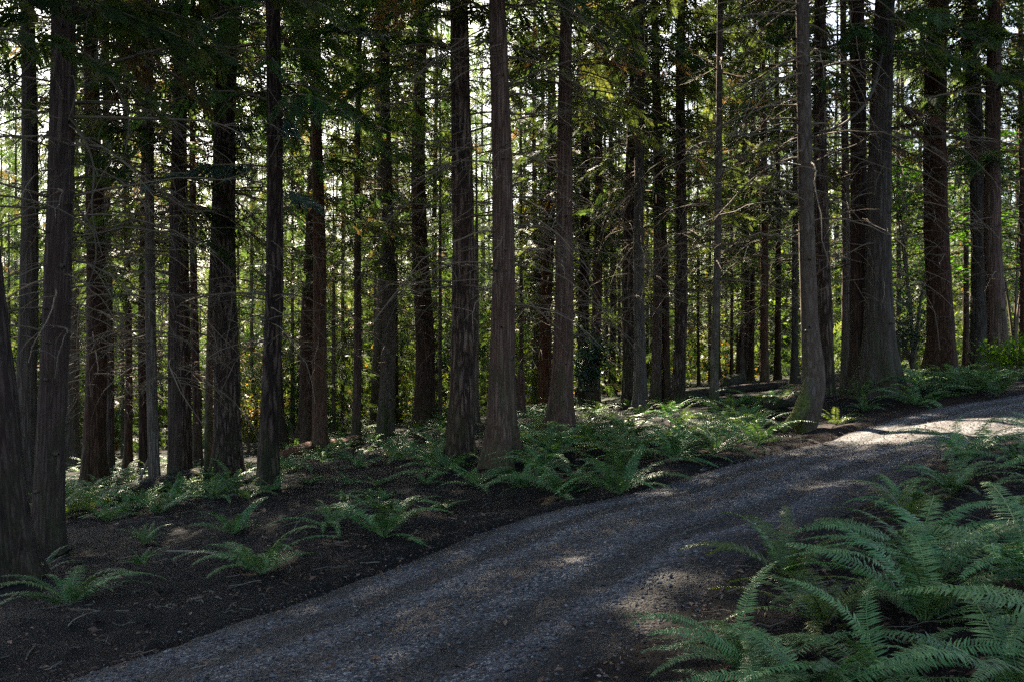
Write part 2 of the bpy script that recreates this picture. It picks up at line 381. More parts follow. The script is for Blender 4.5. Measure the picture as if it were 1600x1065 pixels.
mb = MB(); mb.add(v, np.arange(n * 4).reshape(-1, 4), 0, np.repeat(rng.beta(1.6, 2.6, n), 4))
obj('leaf_litter', mb.mesh('leaf_litter', [M['litter']]), kind='stuff')

mb = MB()
tx, ty = scatter_ground(700, 24)
tS = road_s(tx, ty); kp = (tS > 1.0) | (rng.random(len(tx)) < .10); tx, ty, tS = tx[kp][:900], ty[kp][:900], tS[kp][:900]
for x_, y_, q_ in zip(tx, ty, tS):
    L_ = float(rng.lognormal(math.log(.16), .6)); a_ = rng.uniform(0, 6.28); q = np.linspace(-.5, .5, 5)
    px = x_ + math.cos(a_) * L_ * q + rng.normal(0, .02, 5); py = y_ + math.sin(a_) * L_ * q + rng.normal(0, .02, 5)
    pz = (H(px, py) if q_ > 1.02 else road_z(px, py, np.full(5, q_))) + .012 + np.abs(rng.normal(0, .012, 5))
    mb.add(*tube(np.stack([px, py, pz], -1), float(rng.uniform(.0015, .005)), 4), 0, float(rng.beta(1.3, 2.5)))
obj('forest_debris', mb.mesh('forest_debris', [M['stick']]), kind='stuff')

# ------------------------------------------------------------------ foliage
def spray_template(npair, wid, seed, spread=52):
    r_ = np.random.default_rng(seed); V = []
    for i in range(npair):
        t = .06 + .9 * i / (npair - 1)
        L = wid * (math.sin(math.pi * min(1, t * .75 + .22)) ** .8) * r_.uniform(.8, 1.15)
        for sd in (-1, 1):
            an = math.radians(spread - 22 * t + r_.uniform(-8, 8)) * sd
            d = np.array([math.cos(an), math.sin(an), r_.uniform(-.25, .05)]); q = np.array([-math.sin(an), math.cos(an), r_.uniform(-.2, .2)])
            o = np.array([t, 0, -.12 * t * t]); w = L * .13
            V += [o, o + d * L * .5 + q * w, o + d * L, o + d * L * .45 - q * w]
    V += [np.array([.9, 0, -.1]), np.array([1., .02, -.12]), np.array([1.12, 0, -.16]), np.array([1., -.02, -.12])]
    return np.array(V)
SPR_MID = [spray_template(13, .30, k, 56) for k in range(3)]
SPR_FAR = [spray_template(8, .36, k + 10, 52) for k in range(3)]
SPR_HI = [spray_template(22, .28, k + 20, 58) for k in range(3)]

def put_sprays(mb, tmpl, pos, dirs, size, tint, mat, roll=.5):
    """drops one flat spray on every position"""
    n = len(pos)
    if n == 0: return
    d = dirs / np.linalg.norm(dirs, axis=1)[:, None]
    up = np.tile([0, 0, 1.], (n, 1)) + rng.normal(0, roll, (n, 3))
    ez = up - d * (up * d).sum(1)[:, None]; ez /= np.linalg.norm(ez, axis=1)[:, None]
    ey = np.cross(ez, d)
    pick = rng.integers(0, len(tmpl), n)
    for k in range(len(tmpl)):
        j = pick == k
        if not j.any(): continue
        T = tmpl[k]
        v = pos[j, None] + size[j, None, None] * (T[None, :, 0:1] * d[j, None] + T[None, :, 1:2] * ey[j, None] + T[None, :, 2:3] * ez[j, None])
        m_ = int(j.sum())
        mb.add(v, np.arange(m_ * len(T)).reshape(-1, 4), mat, np.repeat(tint[j], len(T)))

def bough(mb, z0, az, L, up, droop, tmpl, nspr, ssz, tint0, mat=1, r=.018, org=None, start=.18, hang=.5, k=3):
    t = np.linspace(0, 1, 8)
    side = rng.normal(0, .12) * L
    out_ = np.array([math.cos(az), math.sin(az), 0]); lat = np.array([-math.sin(az), math.cos(az), 0])
    o = np.array([0, 0, z0]) if org is None else np.asarray(org, float)
    P_ = o + out_ * (L * t)[:, None] + lat * (side * t * t)[:, None]
    P_[:, 2] += up * L * t - droop * L * t * t + .10 * L * np.clip(t - .7, 0, 1) * (rng.random() < .6)
    mb.add(*tube(P_, r * (1 - .85 * t), k), 0, rng.random())
    tt = start + (1 - start) * (np.arange(nspr) + rng.random(nspr) * .8) / nspr
    tt = np.clip(tt, 0, 1)
    pos = np.stack([np.interp(tt, t, P_[:, q]) for q in range(3)], -1)
    sd = np.where(np.arange(nspr) % 2, 1, -1)
    an = az + sd * rng.uniform(.5, 1.35, nspr) * (1 - .55 * tt)
    el = -rng.uniform(.05, hang * 2, nspr)
    dirs = np.stack([np.cos(an) * np.cos(el), np.sin(an) * np.cos(el), np.sin(el)], -1)
    put_sprays(mb, tmpl, pos, dirs, ssz * rng.uniform(.7, 1.25, nspr) * (1.15 - .45 * tt), np.clip(tint0 + rng.normal(0, .12, nspr), 0, 1), mat)

def dead_branch(mb, z0, az, L, up, droop, r=.014, ntw=4, curl=0., tint=.3, org=None):
    n = 9; t = np.linspace(0, 1, n)
    out_ = np.array([math.cos(az), math.sin(az), 0]); lat = np.array([-math.sin(az), math.cos(az), 0])
    o = np.array([0, 0, z0]) if org is None else np.asarray(org, float)
    w = rng.normal(0, .05, n).cumsum() * L * .5
    P_ = o + out_ * (L * (t - .18 * abs(curl) * t ** 3))[:, None] + lat * (curl * L * .35 * t ** 2 + w * t)[:, None]
    P_[:, 2] += L * (up * t - droop * t ** 2) + rng.normal(0, .02, n).cumsum() * L * t
    mb.add(*tube(P_, r * (1 - .8 * t) + .0015, 4), 0, tint)
    for _ in range(ntw):
        q = rng.uniform(.25, .95); p0 = np.array([np.interp(q, t, P_[:, c]) for c in range(3)])
        l2 = L * rng.uniform(.12, .4) * (1.1 - q * .5); a2 = az + rng.choice([-1, 1]) * rng.uniform(.5, 1.2)
        u = np.linspace(0, 1, 5); dr = rng.uniform(.1, .8)
        Q = p0 + np.array([math.cos(a2), math.sin(a2), 0]) * (l2 * u)[:, None]
        Q[:, 2] += l2 * (rng.uniform(-.3, .4) * u - dr * u * u)
        mb.add(*tube(Q, r * .42 * (1 - q * .6) * (1 - .75 * u) + .001, 3), 0, min(1, tint + .15))

def crown(name, Ht, z_dead, z_live, Lmax, n_dead, n_live, tmpl, nspr, ssz, droop=.45, dead_tint=.35, brown=.08, foliage='needle', hang=.5, topL=.25, dlen=(.8, 2.6), dz=3.5, seed_tint=.45, k=3, lo=.25):
    mb = MB()
    for _ in range(n_dead):
        z0 = rng.uniform(z_dead, z_live + dz)
        dead_branch(mb, z0, rng.uniform(0, 6.28), rng.uniform(*dlen), rng.uniform(-.1, .35), rng.uniform(.1, .75), rng.uniform(.007, .016), rng.integers(2, 6), rng.normal(0, .8), np.clip(rng.normal(dead_tint, .2), 0, 1))
    zm = max(z_live + .3 * (Ht - z_live), 11.)
    n_lo = int(n_live * lo)
    zs = np.r_[np.linspace(z_live, zm, n_lo), zm + (Ht - .3 - zm) * np.linspace(0, 1, n_live - n_lo) ** 1.1]
    for z0 in zs:
        f = (z0 - z_live) / (Ht - z_live)
        L = Lmax * (topL * .35 + (1 - f) ** .55 * (1 - topL * .35)) * rng.uniform(.7, 1.15)
        if f < .12: L *= rng.uniform(.55, 1.)
        tint = np.clip(rng.normal(seed_tint, .16), .14, 1)
        if rng.random() < brown * (1.6 - f): tint = .02 + rng.random() * .04
        ns_ = max(4, int(nspr * L / Lmax * rng.uniform(.75, 1.2)))
        bough(mb, z0, rng.uniform(0, 6.28), L, rng.uniform(.05, .35) * (1 if f < .7 else 1.8), droop * rng.uniform(.6, 1.3), tmpl, ns_, ssz, tint, 1, .012 + .012 * (1 - f), hang=hang, k=k)
    return mb.mesh(name, [M['twig'], M[foliage]])

CROWN = {}
def lazy(kind):
    if kind in CROWN: return CROWN[kind]
    k = kind[0]
    if k == 'A':   # tall trees: long bare stem, dead branches, live crown high up
        CROWN[kind] = crown('crown', 26, 2.4, 6.5, 3.6, 60, 200, SPR_MID, 22, .54, brown=.05, lo=.21, dead_tint=.5)
    elif k == 'D':  # many long curling dead branches
        CROWN[kind] = crown('crown', 26, 2.6, 8.0, 3.5, 125, 190, SPR_MID, 22, .54, brown=.05, lo=.17, dlen=(1.0, 3.0), dead_tint=.6)
    elif k == 'B':  # slimmer trees, foliage from lower down
        CROWN[kind] = crown('crown', 22, 1.8, 4.3, 2.5, 85, 140, SPR_MID, 18, .5, brown=.06, lo=.24, dead_tint=.6)
    elif k == 'C':  # clean stem
        CROWN[kind] = crown('crown', 28, 4.0, 8.5, 3.8, 34, 200, SPR_MID, 22, .56, brown=.05, lo=.19, dead_tint=.5, dlen=(.4, 1.6))
    elif k == 'F':  # far trees
        CROWN[kind] = crown('crown', 25, 1.5, 3.5, 2.8, 60, 90, SPR_FAR, 16, .62, lo=.42, dlen=(.6, 2.2), seed_tint=.62, brown=.05)
    return CROWN[kind]
def variant(k, n):
    return lazy(k + str(n))

def trunk_mesh(kind, path, rad, flare, lobes, seed, segs=32, dz=.16, ztop=26., fl_h=.35, rough=1., stubs=0):
    """path(z)->x,y offsets; rad(z)->radius"""
    z = np.concatenate([np.arange(-.5, 1.6, min(dz, .09)), np.arange(1.6, 10.5, dz), np.linspace(10.6, ztop, 14)])
    th = np.linspace(0, 2 * math.pi, segs, endpoint=False)
    Zg, Tg = np.meshgrid(z, th, indexing='ij')
    r_ = np.random.default_rng(seed)
    R = rad(Zg)
    fl = 1.25 * flare * np.exp(-np.clip(Zg + .02, 0, 9) / (fl_h + .25 * flare))
    lob = sum(a * np.cos(n_ * Tg + r_.uniform(0, 6.28)) for n_, a in ((2, .3), (3, .4), (5, .5), (7, .3)))
    R = R * (1 + fl * (1 + lobes * lob) + .05 * lob * np.exp(-np.clip(Zg, 0, 9) / 3.))
    cx, cy = np.cos(Tg) * 3, np.sin(Tg) * 3
    if kind in ('fir', 'dark', 'log'):
        nn = vnoise(Tg / 6.2832 * 14 + .6 * vnoise(cx, Zg * 1.3, seed + 5), Zg * 1.6 + seed, seed) 
        R = R + rough * .075 * R * (np.abs(nn) - .3)
    else:
        nn = vnoise(cx * 2.2 + seed, cy * 2.2 + Zg * .25, seed)
        R = R + rough * .06 * R * nn
    R = R + rough * .03 * R * vnoise(cx + 7, cy + Zg * 2.5, seed + 1)
    px, py = path(Zg)
    V = np.stack([px + R * np.cos(Tg), py + R * np.sin(Tg), Zg], -1)
    mb = MB(); mb.add(V, grid_faces(len(z), segs, True))
    if stubs: add_knots(mb, rad, path, stubs, seed + 1)
    return mb.mesh('trunk', [M[kind], M['twig']], True)

def add_knots(mb, rad, path, n, seed, z0=.8, z1=9.):
    """branch collars and short snapped stubs"""
    r_ = np.random.default_rng(seed)
    for _ in range(n):
        z = r_.uniform(z0, z1); a = r_.uniform(0, 6.28); R = float(rad(np.array(z))); px, py = path(np.array(z))
        L = R * r_.uniform(.15, .5) + .01
        p0 = np.array([float(px), float(py), z]); d = np.array([math.cos(a), math.sin(a), r_.uniform(-.5, .1)])
        q = np.array([.9, 1.02, 1.06]) 
        pts = np.stack([p0 + d * (R * .85), p0 + d * (R + L * .4), p0 + d * (R + L)])
        s_ = R * r_.uniform(.10, .2)
        mb.add(*tube(pts, [s_ * 1.5, s_, s_ * .5], 6), 1, .1)

# ------------------------------------------------------------------ trees
GROUPS = {'cedar': 'cedar trees of the wood', 'fir': 'fir trees of the wood', 'thin': 'slim trunks of the wood'}
LAND = []      # named landmarks for labels: (u, v, phrase)
TREES = []
def tree(u, v, w, utop, kind, crn, label, name='conifer_tree', vref=480, flare=.5, lobes=.5, short=None, d=None, Ht=26., stubs=0, cscale=1., wtop=None, group=None, path=None, rfun=None, roll=None):
    if d is None: x, y = ray(u, v, H)
    else: x, y = (u - U0) / F * d, d
    z = hz(x, y)
    zr = EYE + (V0 - vref) / F * y - z
    zt = EYE + V0 / F * y - z
    rr = w / 2 / F * y
    if wtop: 
        rt = wtop / 2 / F * y
        kk = (rr - rt) / max(zt - zr, .5); r0 = rr + kk * zr; Ht = max(zt + 4, min(r0 / max(kk, 1e-3), 40.))
    else:
        r0 = rr / max(.5, 1 - .92 * zr / Ht)
    umid = u
    lean = math.atan2((utop - umid) / F * y, zt)
    rad = rfun or (lambda zz: r0 * np.clip(1 - .92 * zz / Ht, .03, 2))
    s1, s2 = rng.uniform(0, 9, 2); amp = .35 * r0
    pth = path or (lambda zz: (amp * np.sin(zz * .35 + s1) * np.clip(zz / 3, 0, 1), amp * np.sin(zz * .3 + s2) * np.clip(zz / 3, 0, 1)))
    ly = rng.normal(0, .008)
    t = thing(name, label, 'tree', (x, y, z), group or 'conifers standing in the wood', rot=(ly, lean, 0))
    segs = 56 if y < 21 and w > 22 else (36 if y < 34 else 16)
    tm = trunk_mesh(kind, pth, rad, flare, lobes, int(rng.integers(1, 9999)), segs, .10 if y < 21 else (.2 if y < 34 else .5), Ht * .97, stubs=stubs)
    obj('trunk', tm, t)
    if crn:
        c = obj('crown', variant(crn[0], int(crn[1:])), t)
        c.rotation_euler = (0, 0, rng.uniform(0, 6.28) if roll is None else roll)
        cs = Ht / {'A': 26., 'D': 26., 'B': 22., 'C': 28., 'F': 25.}[crn[0]] * cscale
        cs = float(np.clip(cs, .75, 1.5))
        c.scale = (cs, cs, cs)
    if short: LAND.append((u, v, short))
    TREES.append((u, y, short, t))
    return t

# hand-placed trunks, left to right (pixel column and row of the foot, width, column where it leaves the frame)
T_BIG = tree(2, 880, 74, -48, 'dark', 'C0', 'massive near-black trunk with rough spreading base at the very left edge', vref=600, flare=.55, d=11.2, short='the massive dark trunk', Ht=30)
T_SEC = tree(73, 838, 40, 99, 'cedar', 'A0', 'big reddish cedar with long bare boughs and pale lichen foot, beside the massive near-black trunk', 'cedar_tree', vref=500, flare=.3, stubs=26, wtop=33, d=13.2, short='the reddish cedar with bare boughs')
tree(40, 800, 24, 41, 'grey', 'C1', 'grey furrowed trunk half hidden behind the big reddish cedar', 'fir_tree', vref=250, d=19.5)
tree(108, 742, 22, 108, 'grey', None, 'pale grey lichen-covered broken trunk standing in the gap behind the big reddish cedar', 'snag_tree', vref=500, d=34, Ht=14)
tree(146, 757, 31, 150, 'dark', 'B0', 'dark red-brown cedar with fluted foot behind the fallen mossy log', 'cedar_tree', flare=.45, short='the dark fluted cedar', vref=600)
tree(169, 744, 13, 164, 'dark', 'B1', 'slim dark red trunk touching the dark fluted cedar')
tree(200, 738, 11, 196, 'dark', 'B2', 'slim dark trunk standing alone between the fluted cedar and a close pair of stems', vref=560)
tree(225, 740, 12, 222, 'dark', 'B0', 'slim dark trunk just behind a slimmer grey-brown leaning stem', vref=560)
tree(241, 772, 16, 230, 'grey', 'B3', 'slim grey-brown leaning stem in front of the fallen mossy log', vref=560, stubs=14, flare=.25, short='the slim leaning stem')
tree(271, 766, 17, 276, 'cedar', 'B1', 'slim red-brown stem with knotty rings paired with a grey furrowed trunk', 'cedar_tree', vref=560, stubs=18, flare=.25, short='the knotty red-brown stem')
tree(288, 752, 18, 291, 'fir', 'C2', 'grey furrowed trunk with a swollen kink, paired with the knotty red-brown stem', 'fir_tree', vref=560, flare=.2)
tree(309, 733, 12, 300, 'dark', 'B2', 'slim dark trunk flaring at the foot, left of a pale green stem', vref=560, flare=.5)
tree(325, 748, 11, 338, 'mossy', None, 'pole-thin greenish stem leaning against the stout furrowed fir', vref=560, flare=.1, Ht=12, stubs=8)
tree(353, 748, 37, 359, 'fir', 'A1', 'stout furrowed fir with mossy spreading roots, biggest of the left half', 'fir_tree', flare=.42, short='the stout furrowed fir', wtop=29)
tree(419, 758, 27, 428, 'fir', 'A2', 'straight furrowed fir with a knobbly foot at the edge of the bare soil', 'fir_tree', flare=.25, short='the straight furrowed fir', stubs=6)
tree(434, 693, 19, 427, 'dark', 'B3', 'dark flared trunk hiding behind the straight furrowed fir', vref=600, flare=.6)
tree(484, 688, 26, 492, 'dark', 'C3', 'broad almost black trunk widening to its foot behind a reddish cedar', vref=590, flare=.9, lobes=.3)
tree(501, 706, 22, 487, 'cedar', 'A3', 'reddish cedar tapering into hanging twigs, in front of the broad black trunk', 'cedar_tree', vref=560, flare=.25, stubs=10, short='the reddish cedar with hanging twigs')
tree(556, 692, 12, 562, 'cedar', 'B0', 'lone slim red-brown trunk between the reddish cedar and the mossy branchy tree', vref=540, flare=.35, stubs=10)
tree(602, 682, 22, 608, 'mossy', 'D0', 'mossy branchy tree with arching bare limbs from top to middle', vref=520, flare=.3, stubs=14, cscale=1.35, short='the mossy branchy tree')
tree(597, 664, 18, 597, 'grey', 'C0', 'pale grey trunk showing only above, tight behind the mossy branchy tree', vref=200, d=42)
tree(619, 652, 7, 619, 'dark', 'F0', 'pole-thin black stem right of the mossy branchy tree', d=44)
tree(662, 662, 30, 658, 'dark', 'B1', 'wide dim trunk wrapped in twigs, with a thin stem at its right side', vref=560, flare=.2, d=36, cscale=1.4)
tree(681, 656, 9, 680, 'cedar', 'F1', 'thin stem close against the right side of the wide dim trunk', d=43)
tree(718, 716, 36, 723, 'fir', 'A4', 'tall deeply furrowed fir with lichen-grey ridges, left of the paired central trunks', 'fir_tree', flare=.32, cscale=1.3, short='the deeply furrowed central fir', wtop=27)
tree(743, 668, 8, 744, 'grey', None, 'thin bluish-grey dead pole seen between the two central trunks', 'snag_tree', vref=560, d=30, Ht=9.5)
tree(784, 722, 36, 775, 'cedar', 'D1', 'smooth-barked cedar with swept roots and green lichen, right of the paired central trunks', 'cedar_tree', vref=480, flare=.62, lobes=.75, cscale=1.3, stubs=16, short='the central smooth cedar', wtop=25)
tree(874, 688, 30, 891, 'cedar', 'D2', 'leaning cedar with ringed knots and a broad swept foot right of the stump', 'cedar_tree', vref=560, flare=.8, lobes=.5, stubs=22, short='the leaning knotted cedar', wtop=17)
tree(853, 643, 17, 861, 'rot', 'B2', 'rust-red trunk partly hidden behind the leaning knotted cedar', vref=400, d=36, flare=.15)
tree(813, 640, 7, 815, 'dark', 'F2', 'thin dark stem rising just right of the broken stump', d=44)
tree(836, 646, 9, 836, 'rot', 'F0', 'thin stem painted orange-lit, right of the pale shed wall', d=40)  # orange sunlight on this stem is put into its bark colour
tree(848, 642, 9, 846, 'dark', 'F1', 'thin black stem beside the thin painted orange-lit one', d=42)
tree(888, 645, 10, 884, 'rot', 'F2', 'reddish stem peeping out along the right side of the leaning knotted cedar', d=38)
tree(913, 635, 17, 911, 'dark', 'B3', 'dark trunk, left one of a tight pair behind the leaning knotted cedar', d=34, flare=.2, short='the tight dark pair')
tree(930, 635, 15, 934, 'cedar', 'B0', 'brown trunk, right one of a tight pair with a pale snapped stub', d=33, flare=.2, stubs=8)
tree(946, 628, 6, 946, 'dark', 'F0', 'pole-thin black stem, first right of the tight dark pair', d=46)
tree(956, 632, 10, 956, 'dark', 'F1', 'thin straight dark stem in front of the bright glade, second right of the tight pair', d=42)
tree(967, 628, 5, 970, 'dark', 'F2', 'whip-thin leaning stem, third right of the tight dark pair', d=46)
tree(983, 642, 20, 992, 'fir', 'C1', 'dark furrowed fir joined closely to a paler cedar with a mossy root', 'fir_tree', flare=.3, d=27.5)
tree(1001, 645, 17, 1001, 'grey', 'D3', 'pale cedar with a bright mossy root and a beard of dead twigs', 'cedar_tree', flare=.5, d=26, stubs=12, short='the cedar with bearded twigs')
tree(1025, 635, 15, 1026, 'cedar', 'B1', 'brown trunk right of the cedar with bearded twigs, left of a leaning stem', flare=.25, d=29, stubs=6)
tree(1042, 635, 11, 1026, 'dark', 'B2', 'slim dark stem leaning left across a brown trunk', flare=.35, d=29)
tree(1060, 638, 18, 1069, 'fir', 'A0', 'upright furrowed fir left of the long dark log', 'fir_tree', flare=.2, d=27, short='the fir beside the long log')
tree(1092, 620, 4, 1088, 'dark', 'F0', 'whip-thin sapling stem behind the long dark log', d=38)
tree(1115, 640, 12, 1126, 'mossy', 'D1', 'slender smooth tree with a pale green foot standing before the long dark log', vref=520, flare=.3, stubs=12, short='the slender green-footed tree')
tree(1122, 618, 6, 1124, 'dark', 'F1', 'thin shadow-dark stem tight behind the slender green-footed tree', d=34)
tree(1143, 608, 5, 1142, 'dark', 'F2', 'thin stem directly right of the slender green-footed tree', d=40)
tree(1166, 609, 8, 1166, 'dark', 'F0', 'thin dark stem right of the short rust-red stump', d=38)
tree(1173, 610, 8, 1180, 'dark', 'B0', 'thin stem slanting away from its dark twin beside the rust-red stump', d=37)
tree(1195, 608, 13, 1190, 'cedar', 'B1', 'reddish straight trunk midway between the slender and the curved trees', d=32, flare=.15)
tree(1215, 605, 9, 1214, 'dark', 'F1', 'dark slim trunk next to a low mossy mound', d=36)
tree(1242, 606, 10, 1240, 'grey', 'B2', 'slim grey stem close left of the curved mossy trunk', d=30)
# the curved tree
xc, yc = ray(1263, 674, H); zc = hz(xc, yc)
def _px(v): return EYE + (V0 - v) / F * yc - zc
cz = np.array([_px(v) for v in (700, 676, 660, 645, 630, 615, 600, 580, 560, 530, 500, 400, 200, 0)])
cu = np.array([1262, 1262, 1263, 1264, 1267, 1270, 1272, 1271.5, 1270, 1267.5, 1265.5, 1262, 1258, 1255])
cw = np.array([30, 29, 36, 41, 41, 39, 37, 35, 32.5, 28.5, 26, 24, 22, 19.5])
cz_r = np.r_[cz, 25.]; cu_r = np.r_[cu, 1245]; cw_r = np.r_[cw, 2.]
tree(1263, 674, 26, 1263, 'jmoss', 'D2', 'curved J-shaped trunk with a bulging mossy base beside the road', 'cedar_tree', flare=.0, lobes=.3, stubs=8, d=yc, short='the curved mossy trunk', Ht=25.,
     path=lambda zz: (np.interp(zz, cz_r, (cu_r - 1263) / F * yc), 0 * zz + .12 * np.exp(-np.clip(zz, 0, 9) / .6)), rfun=lambda zz: np.interp(zz, cz_r, cw_r / 2 / F * yc), group=None)
T_CURVE = TREES[-1][3]
q_ = np.array([((u - 1263) / F * yc, -.03 - .03 * k, EYE + (V0 - v) / F * yc - zc) for k, (u, v) in enumerate([(1268, 585), (1262, 612), (1254, 632), (1244, 648), (1231, 660), (1216, 672)])])
qs = np.linspace(0, 5, 16); q_ = np.stack([np.interp(qs, np.arange(6), q_[:, c]) for c in range(3)], -1)
for _ in range(2): q_[1:-1] = (q_[:-2] + 2 * q_[1:-1] + q_[2:]) / 4
mb = MB(); mb.add(*tube(q_, np.interp(qs, [0, 1, 2, 3, 4, 5], [.10, .13, .13, .11, .09, .05]), 14))
obj('root', mb.mesh('root', [M['jmoss']], True), T_CURVE)
tree(1290, 622, 23, 1287, 'fir', 'A1', 'straight reddish furrowed fir right behind the curved mossy trunk', 'fir_tree', flare=.25, d=21.5, short='the reddish furrowed fir')
tree(1321, 612, 13, 1320, 'cedar', 'B3', 'slim reddish stem left of the twin-stemmed cedar', d=25, flare=.25)
# twin cedar: two stems from one foot
T_TWIN = tree(1347, 634, 25, 1334, 'dark', 'A2', 'great twin-stemmed cedar with one dark and one silver-grey stem by the road', 'cedar_tree', vref=300, flare=.75, lobes=.4, stubs=12, short='the twin-stemmed cedar', d=19.3, wtop=23)
T2 = tree(1374, 634, 37, 1379, 'grey', 'D3', 'x', vref=400, flare=.9, lobes=.55, stubs=10, d=18.9, wtop=27)
for ch in list(T2.children):
    ch.parent = T_TWIN; ch.matrix_parent_inverse = Matrix()
    L_ = T_TWIN.matrix_basis.inverted() @ (T2.matrix_basis @ ch.matrix_basis)
    ch.matrix_basis = L_
bpy.data.objects.remove(T2); TREES.pop()
tree(1403, 575, 8, 1402, 'mossy', 'F2', 'thin sunlit stem close right of the twin-stemmed cedar', d=40)
tree(1414, 570, 9, 1412, 'dark', 'F0', 'thin stem behind the dark bush, left of the black fir', d=44)
tree(1471, 592, 37, 1470, 'dark', 'A3', 'thick almost black fir with wide foot behind roadside ferns', 'fir_tree', vref=400, flare=.5, short='the thick black fir', d=24.5, wtop=29)
tree(1510, 585, 9, 1504, 'rot', 'B0', 'thin rusty stem between the thick black fir and the pair further along the road', d=34)
tree(1531, 592, 27, 1524, 'grey', 'B3', 'grey furrowed leafy trunk, left of a close pair far along the road', 'fir_tree', d=25.5, flare=.2)
tree(1562, 598, 27, 1555, 'cedar', 'A4', 'brown knotted cedar, right of a close pair far along the road', 'cedar_tree', d=23, flare=.35, stubs=14, short='the brown knotted roadside cedar')
tree(1598, 603, 11, 1596, 'rot', 'B1', 'slim reddish stem cut by the right edge of the picture', d=28)

# trees behind, told apart by the trunks they stand between
far_specs = []
fu = [20, 88, 128, 182, 213, 256, 296, 344, 378, 396, 455, 468, 520, 538, 574, 586, 638, 648, 692, 700, 760, 802, 824, 900, 975, 1010, 1050, 1080, 1105, 1135, 1152, 1184, 1205, 1228, 1300, 1310, 1332, 1398, 1425, 1436, 1500, 1518, 1545, 1580, 1590]
for i, u_ in enumerate(fu):
    dd = rng.uniform(54, 88)
    far_specs.append((u_ + rng.uniform(-4, 4), dd, rng.uniform(5.5, 10.5) * 60 / dd))
HAND = [(u_, t) for u_, _, s_, t in TREES if s_]
named = sorted([(u_, s_) for u_, _, s_, _ in TREES if s_])
buckets = {}
for u_, dd, w_ in far_specs:
    i = sum(1 for q in named if q[0] < u_)
    buckets.setdefault(i, []).append((u_, dd, w_))
ORD = ['', 'second', 'third', 'fourth', 'fifth', 'sixth', 'seventh', 'eighth']
for i, lst in sorted(buckets.items()):
    lst.sort()
    for q, (u_, dd, w_) in enumerate(lst):
        first = 'leftmost' if len(lst) > 1 and q == 0 else ('rightmost' if len(lst) > 1 and q == len(lst) - 1 else ORD[q] )
        pre = (first + ' ' if first and len(lst) > 1 else '')
        short_ = lambda s: s.replace('the ', '', 1)
        if i == 0: where = 'left of ' + named[0][1]
        elif i == len(named): where = 'right of ' + named[-1][1]
        else: where = 'between ' + short_(named[i - 1][1]) + ' and ' + short_(named[i][1])
        lab = f'{pre}distant slim trunk {where}'
        tree(u_, 600, w_, u_ + rng.normal(0, 5), ['dark', 'cedar', 'mossy', 'dark'][int(rng.integers(4))], 'F%d' % rng.integers(4), lab, d=dd, Ht=rng.uniform(22, 30), group='distant trees of the wood', flare=.2, vref=560)

# unseen trees added outside the frame so their crowns block sky and sun
for k_, (x, y, lab) in enumerate([(-9, 6, 'added shade cedar out of view left of the massive dark trunk'), (-13, 12, 'added shade cedar out of view behind the massive dark trunk'), (-4, -3.5, 'added shade cedar behind the viewer on the road side'),
                                 (4.5, -4, 'added shade cedar behind the viewer among ferns'), (11, 4.5, 'added shade cedar out of view to the right of the ferns'), (14, 10.5, 'added shade cedar out of view across the road bend'), (-10, -6, 'added shade cedar furthest behind the viewer'), (16, 22.5, 'added shade cedar out of view past the brown knotted cedar'), (-18, 20, 'added shade cedar out of view past the left wood')]):
    t = thing('cedar_tree', lab, 'tree', (x, y, hz(x, y)), 'added shade cedars around the viewpoint')
    rad = lambda zz: .34 * np.clip(1 - .92 * zz / 28, .03, 2)
    obj('trunk', trunk_mesh('cedar', lambda zz: (0 * zz, 0 * zz), rad, .5, .5, 100 + k_, 24, .3, 27), t)
    c = obj('crown', variant('AC'[k_ % 2], k_ % 4), t); c.rotation_euler = (0, 0, rng.uniform(0, 6)); c.scale = (1.2, 1.2, 1.1)

# ------------------------------------------------------------------ special boughs and bare limbs (parts of their trees)
def local(t, u, v, d):
    p = Vector(((u - U0) / F * d, d, EYE + (V0 - v) / F * d))
    return np.array(t.matrix_basis.inverted() @ p)
def limb(mb, t, pts, d0, d1, r, tint=.25, tw=5):
    n = len(pts); P_ = np.array([local(t, u, v, d0 + (d1 - d0) * i / (n - 1)) for i, (u, v) in enumerate(pts)])
    s_ = np.linspace(0, 1, n); q = np.linspace(0, 1, n * 3)
    P_ = np.stack([np.interp(q, s_, P_[:, c]) for c in range(3)], -1)
    for _ in range(2): P_[1:-1] = (P_[:-2] + 2 * P_[1:-1] + P_[2:]) / 4
    mb.add(*tube(P_, r * (1 - .8 * q) + .002, 6), 0, tint)
    for _ in range(tw):
        j = int(rng.integers(n, n * 3 - 1)); tg = P_[j] - P_[j - 1]
        dead_branch(mb, 0, math.atan2(tg[1], tg[0]) + rng.choice([-1, 1]) * rng.uniform(.4, 1.1), rng.uniform(.3, 1.), rng.uniform(-.2, .3), rng.uniform(.1, .8), r * .3, 2, rng.normal(0, .6), tint, org=P_[j])
def bare_limbs(t, specs):
    for pts, d0, d1, r, tint in specs:
        mb = MB(); limb(mb, t, pts, d0, d1, r, tint)
        obj('bare_limb', mb.mesh('bare_limb', [M['twig']], True), t)
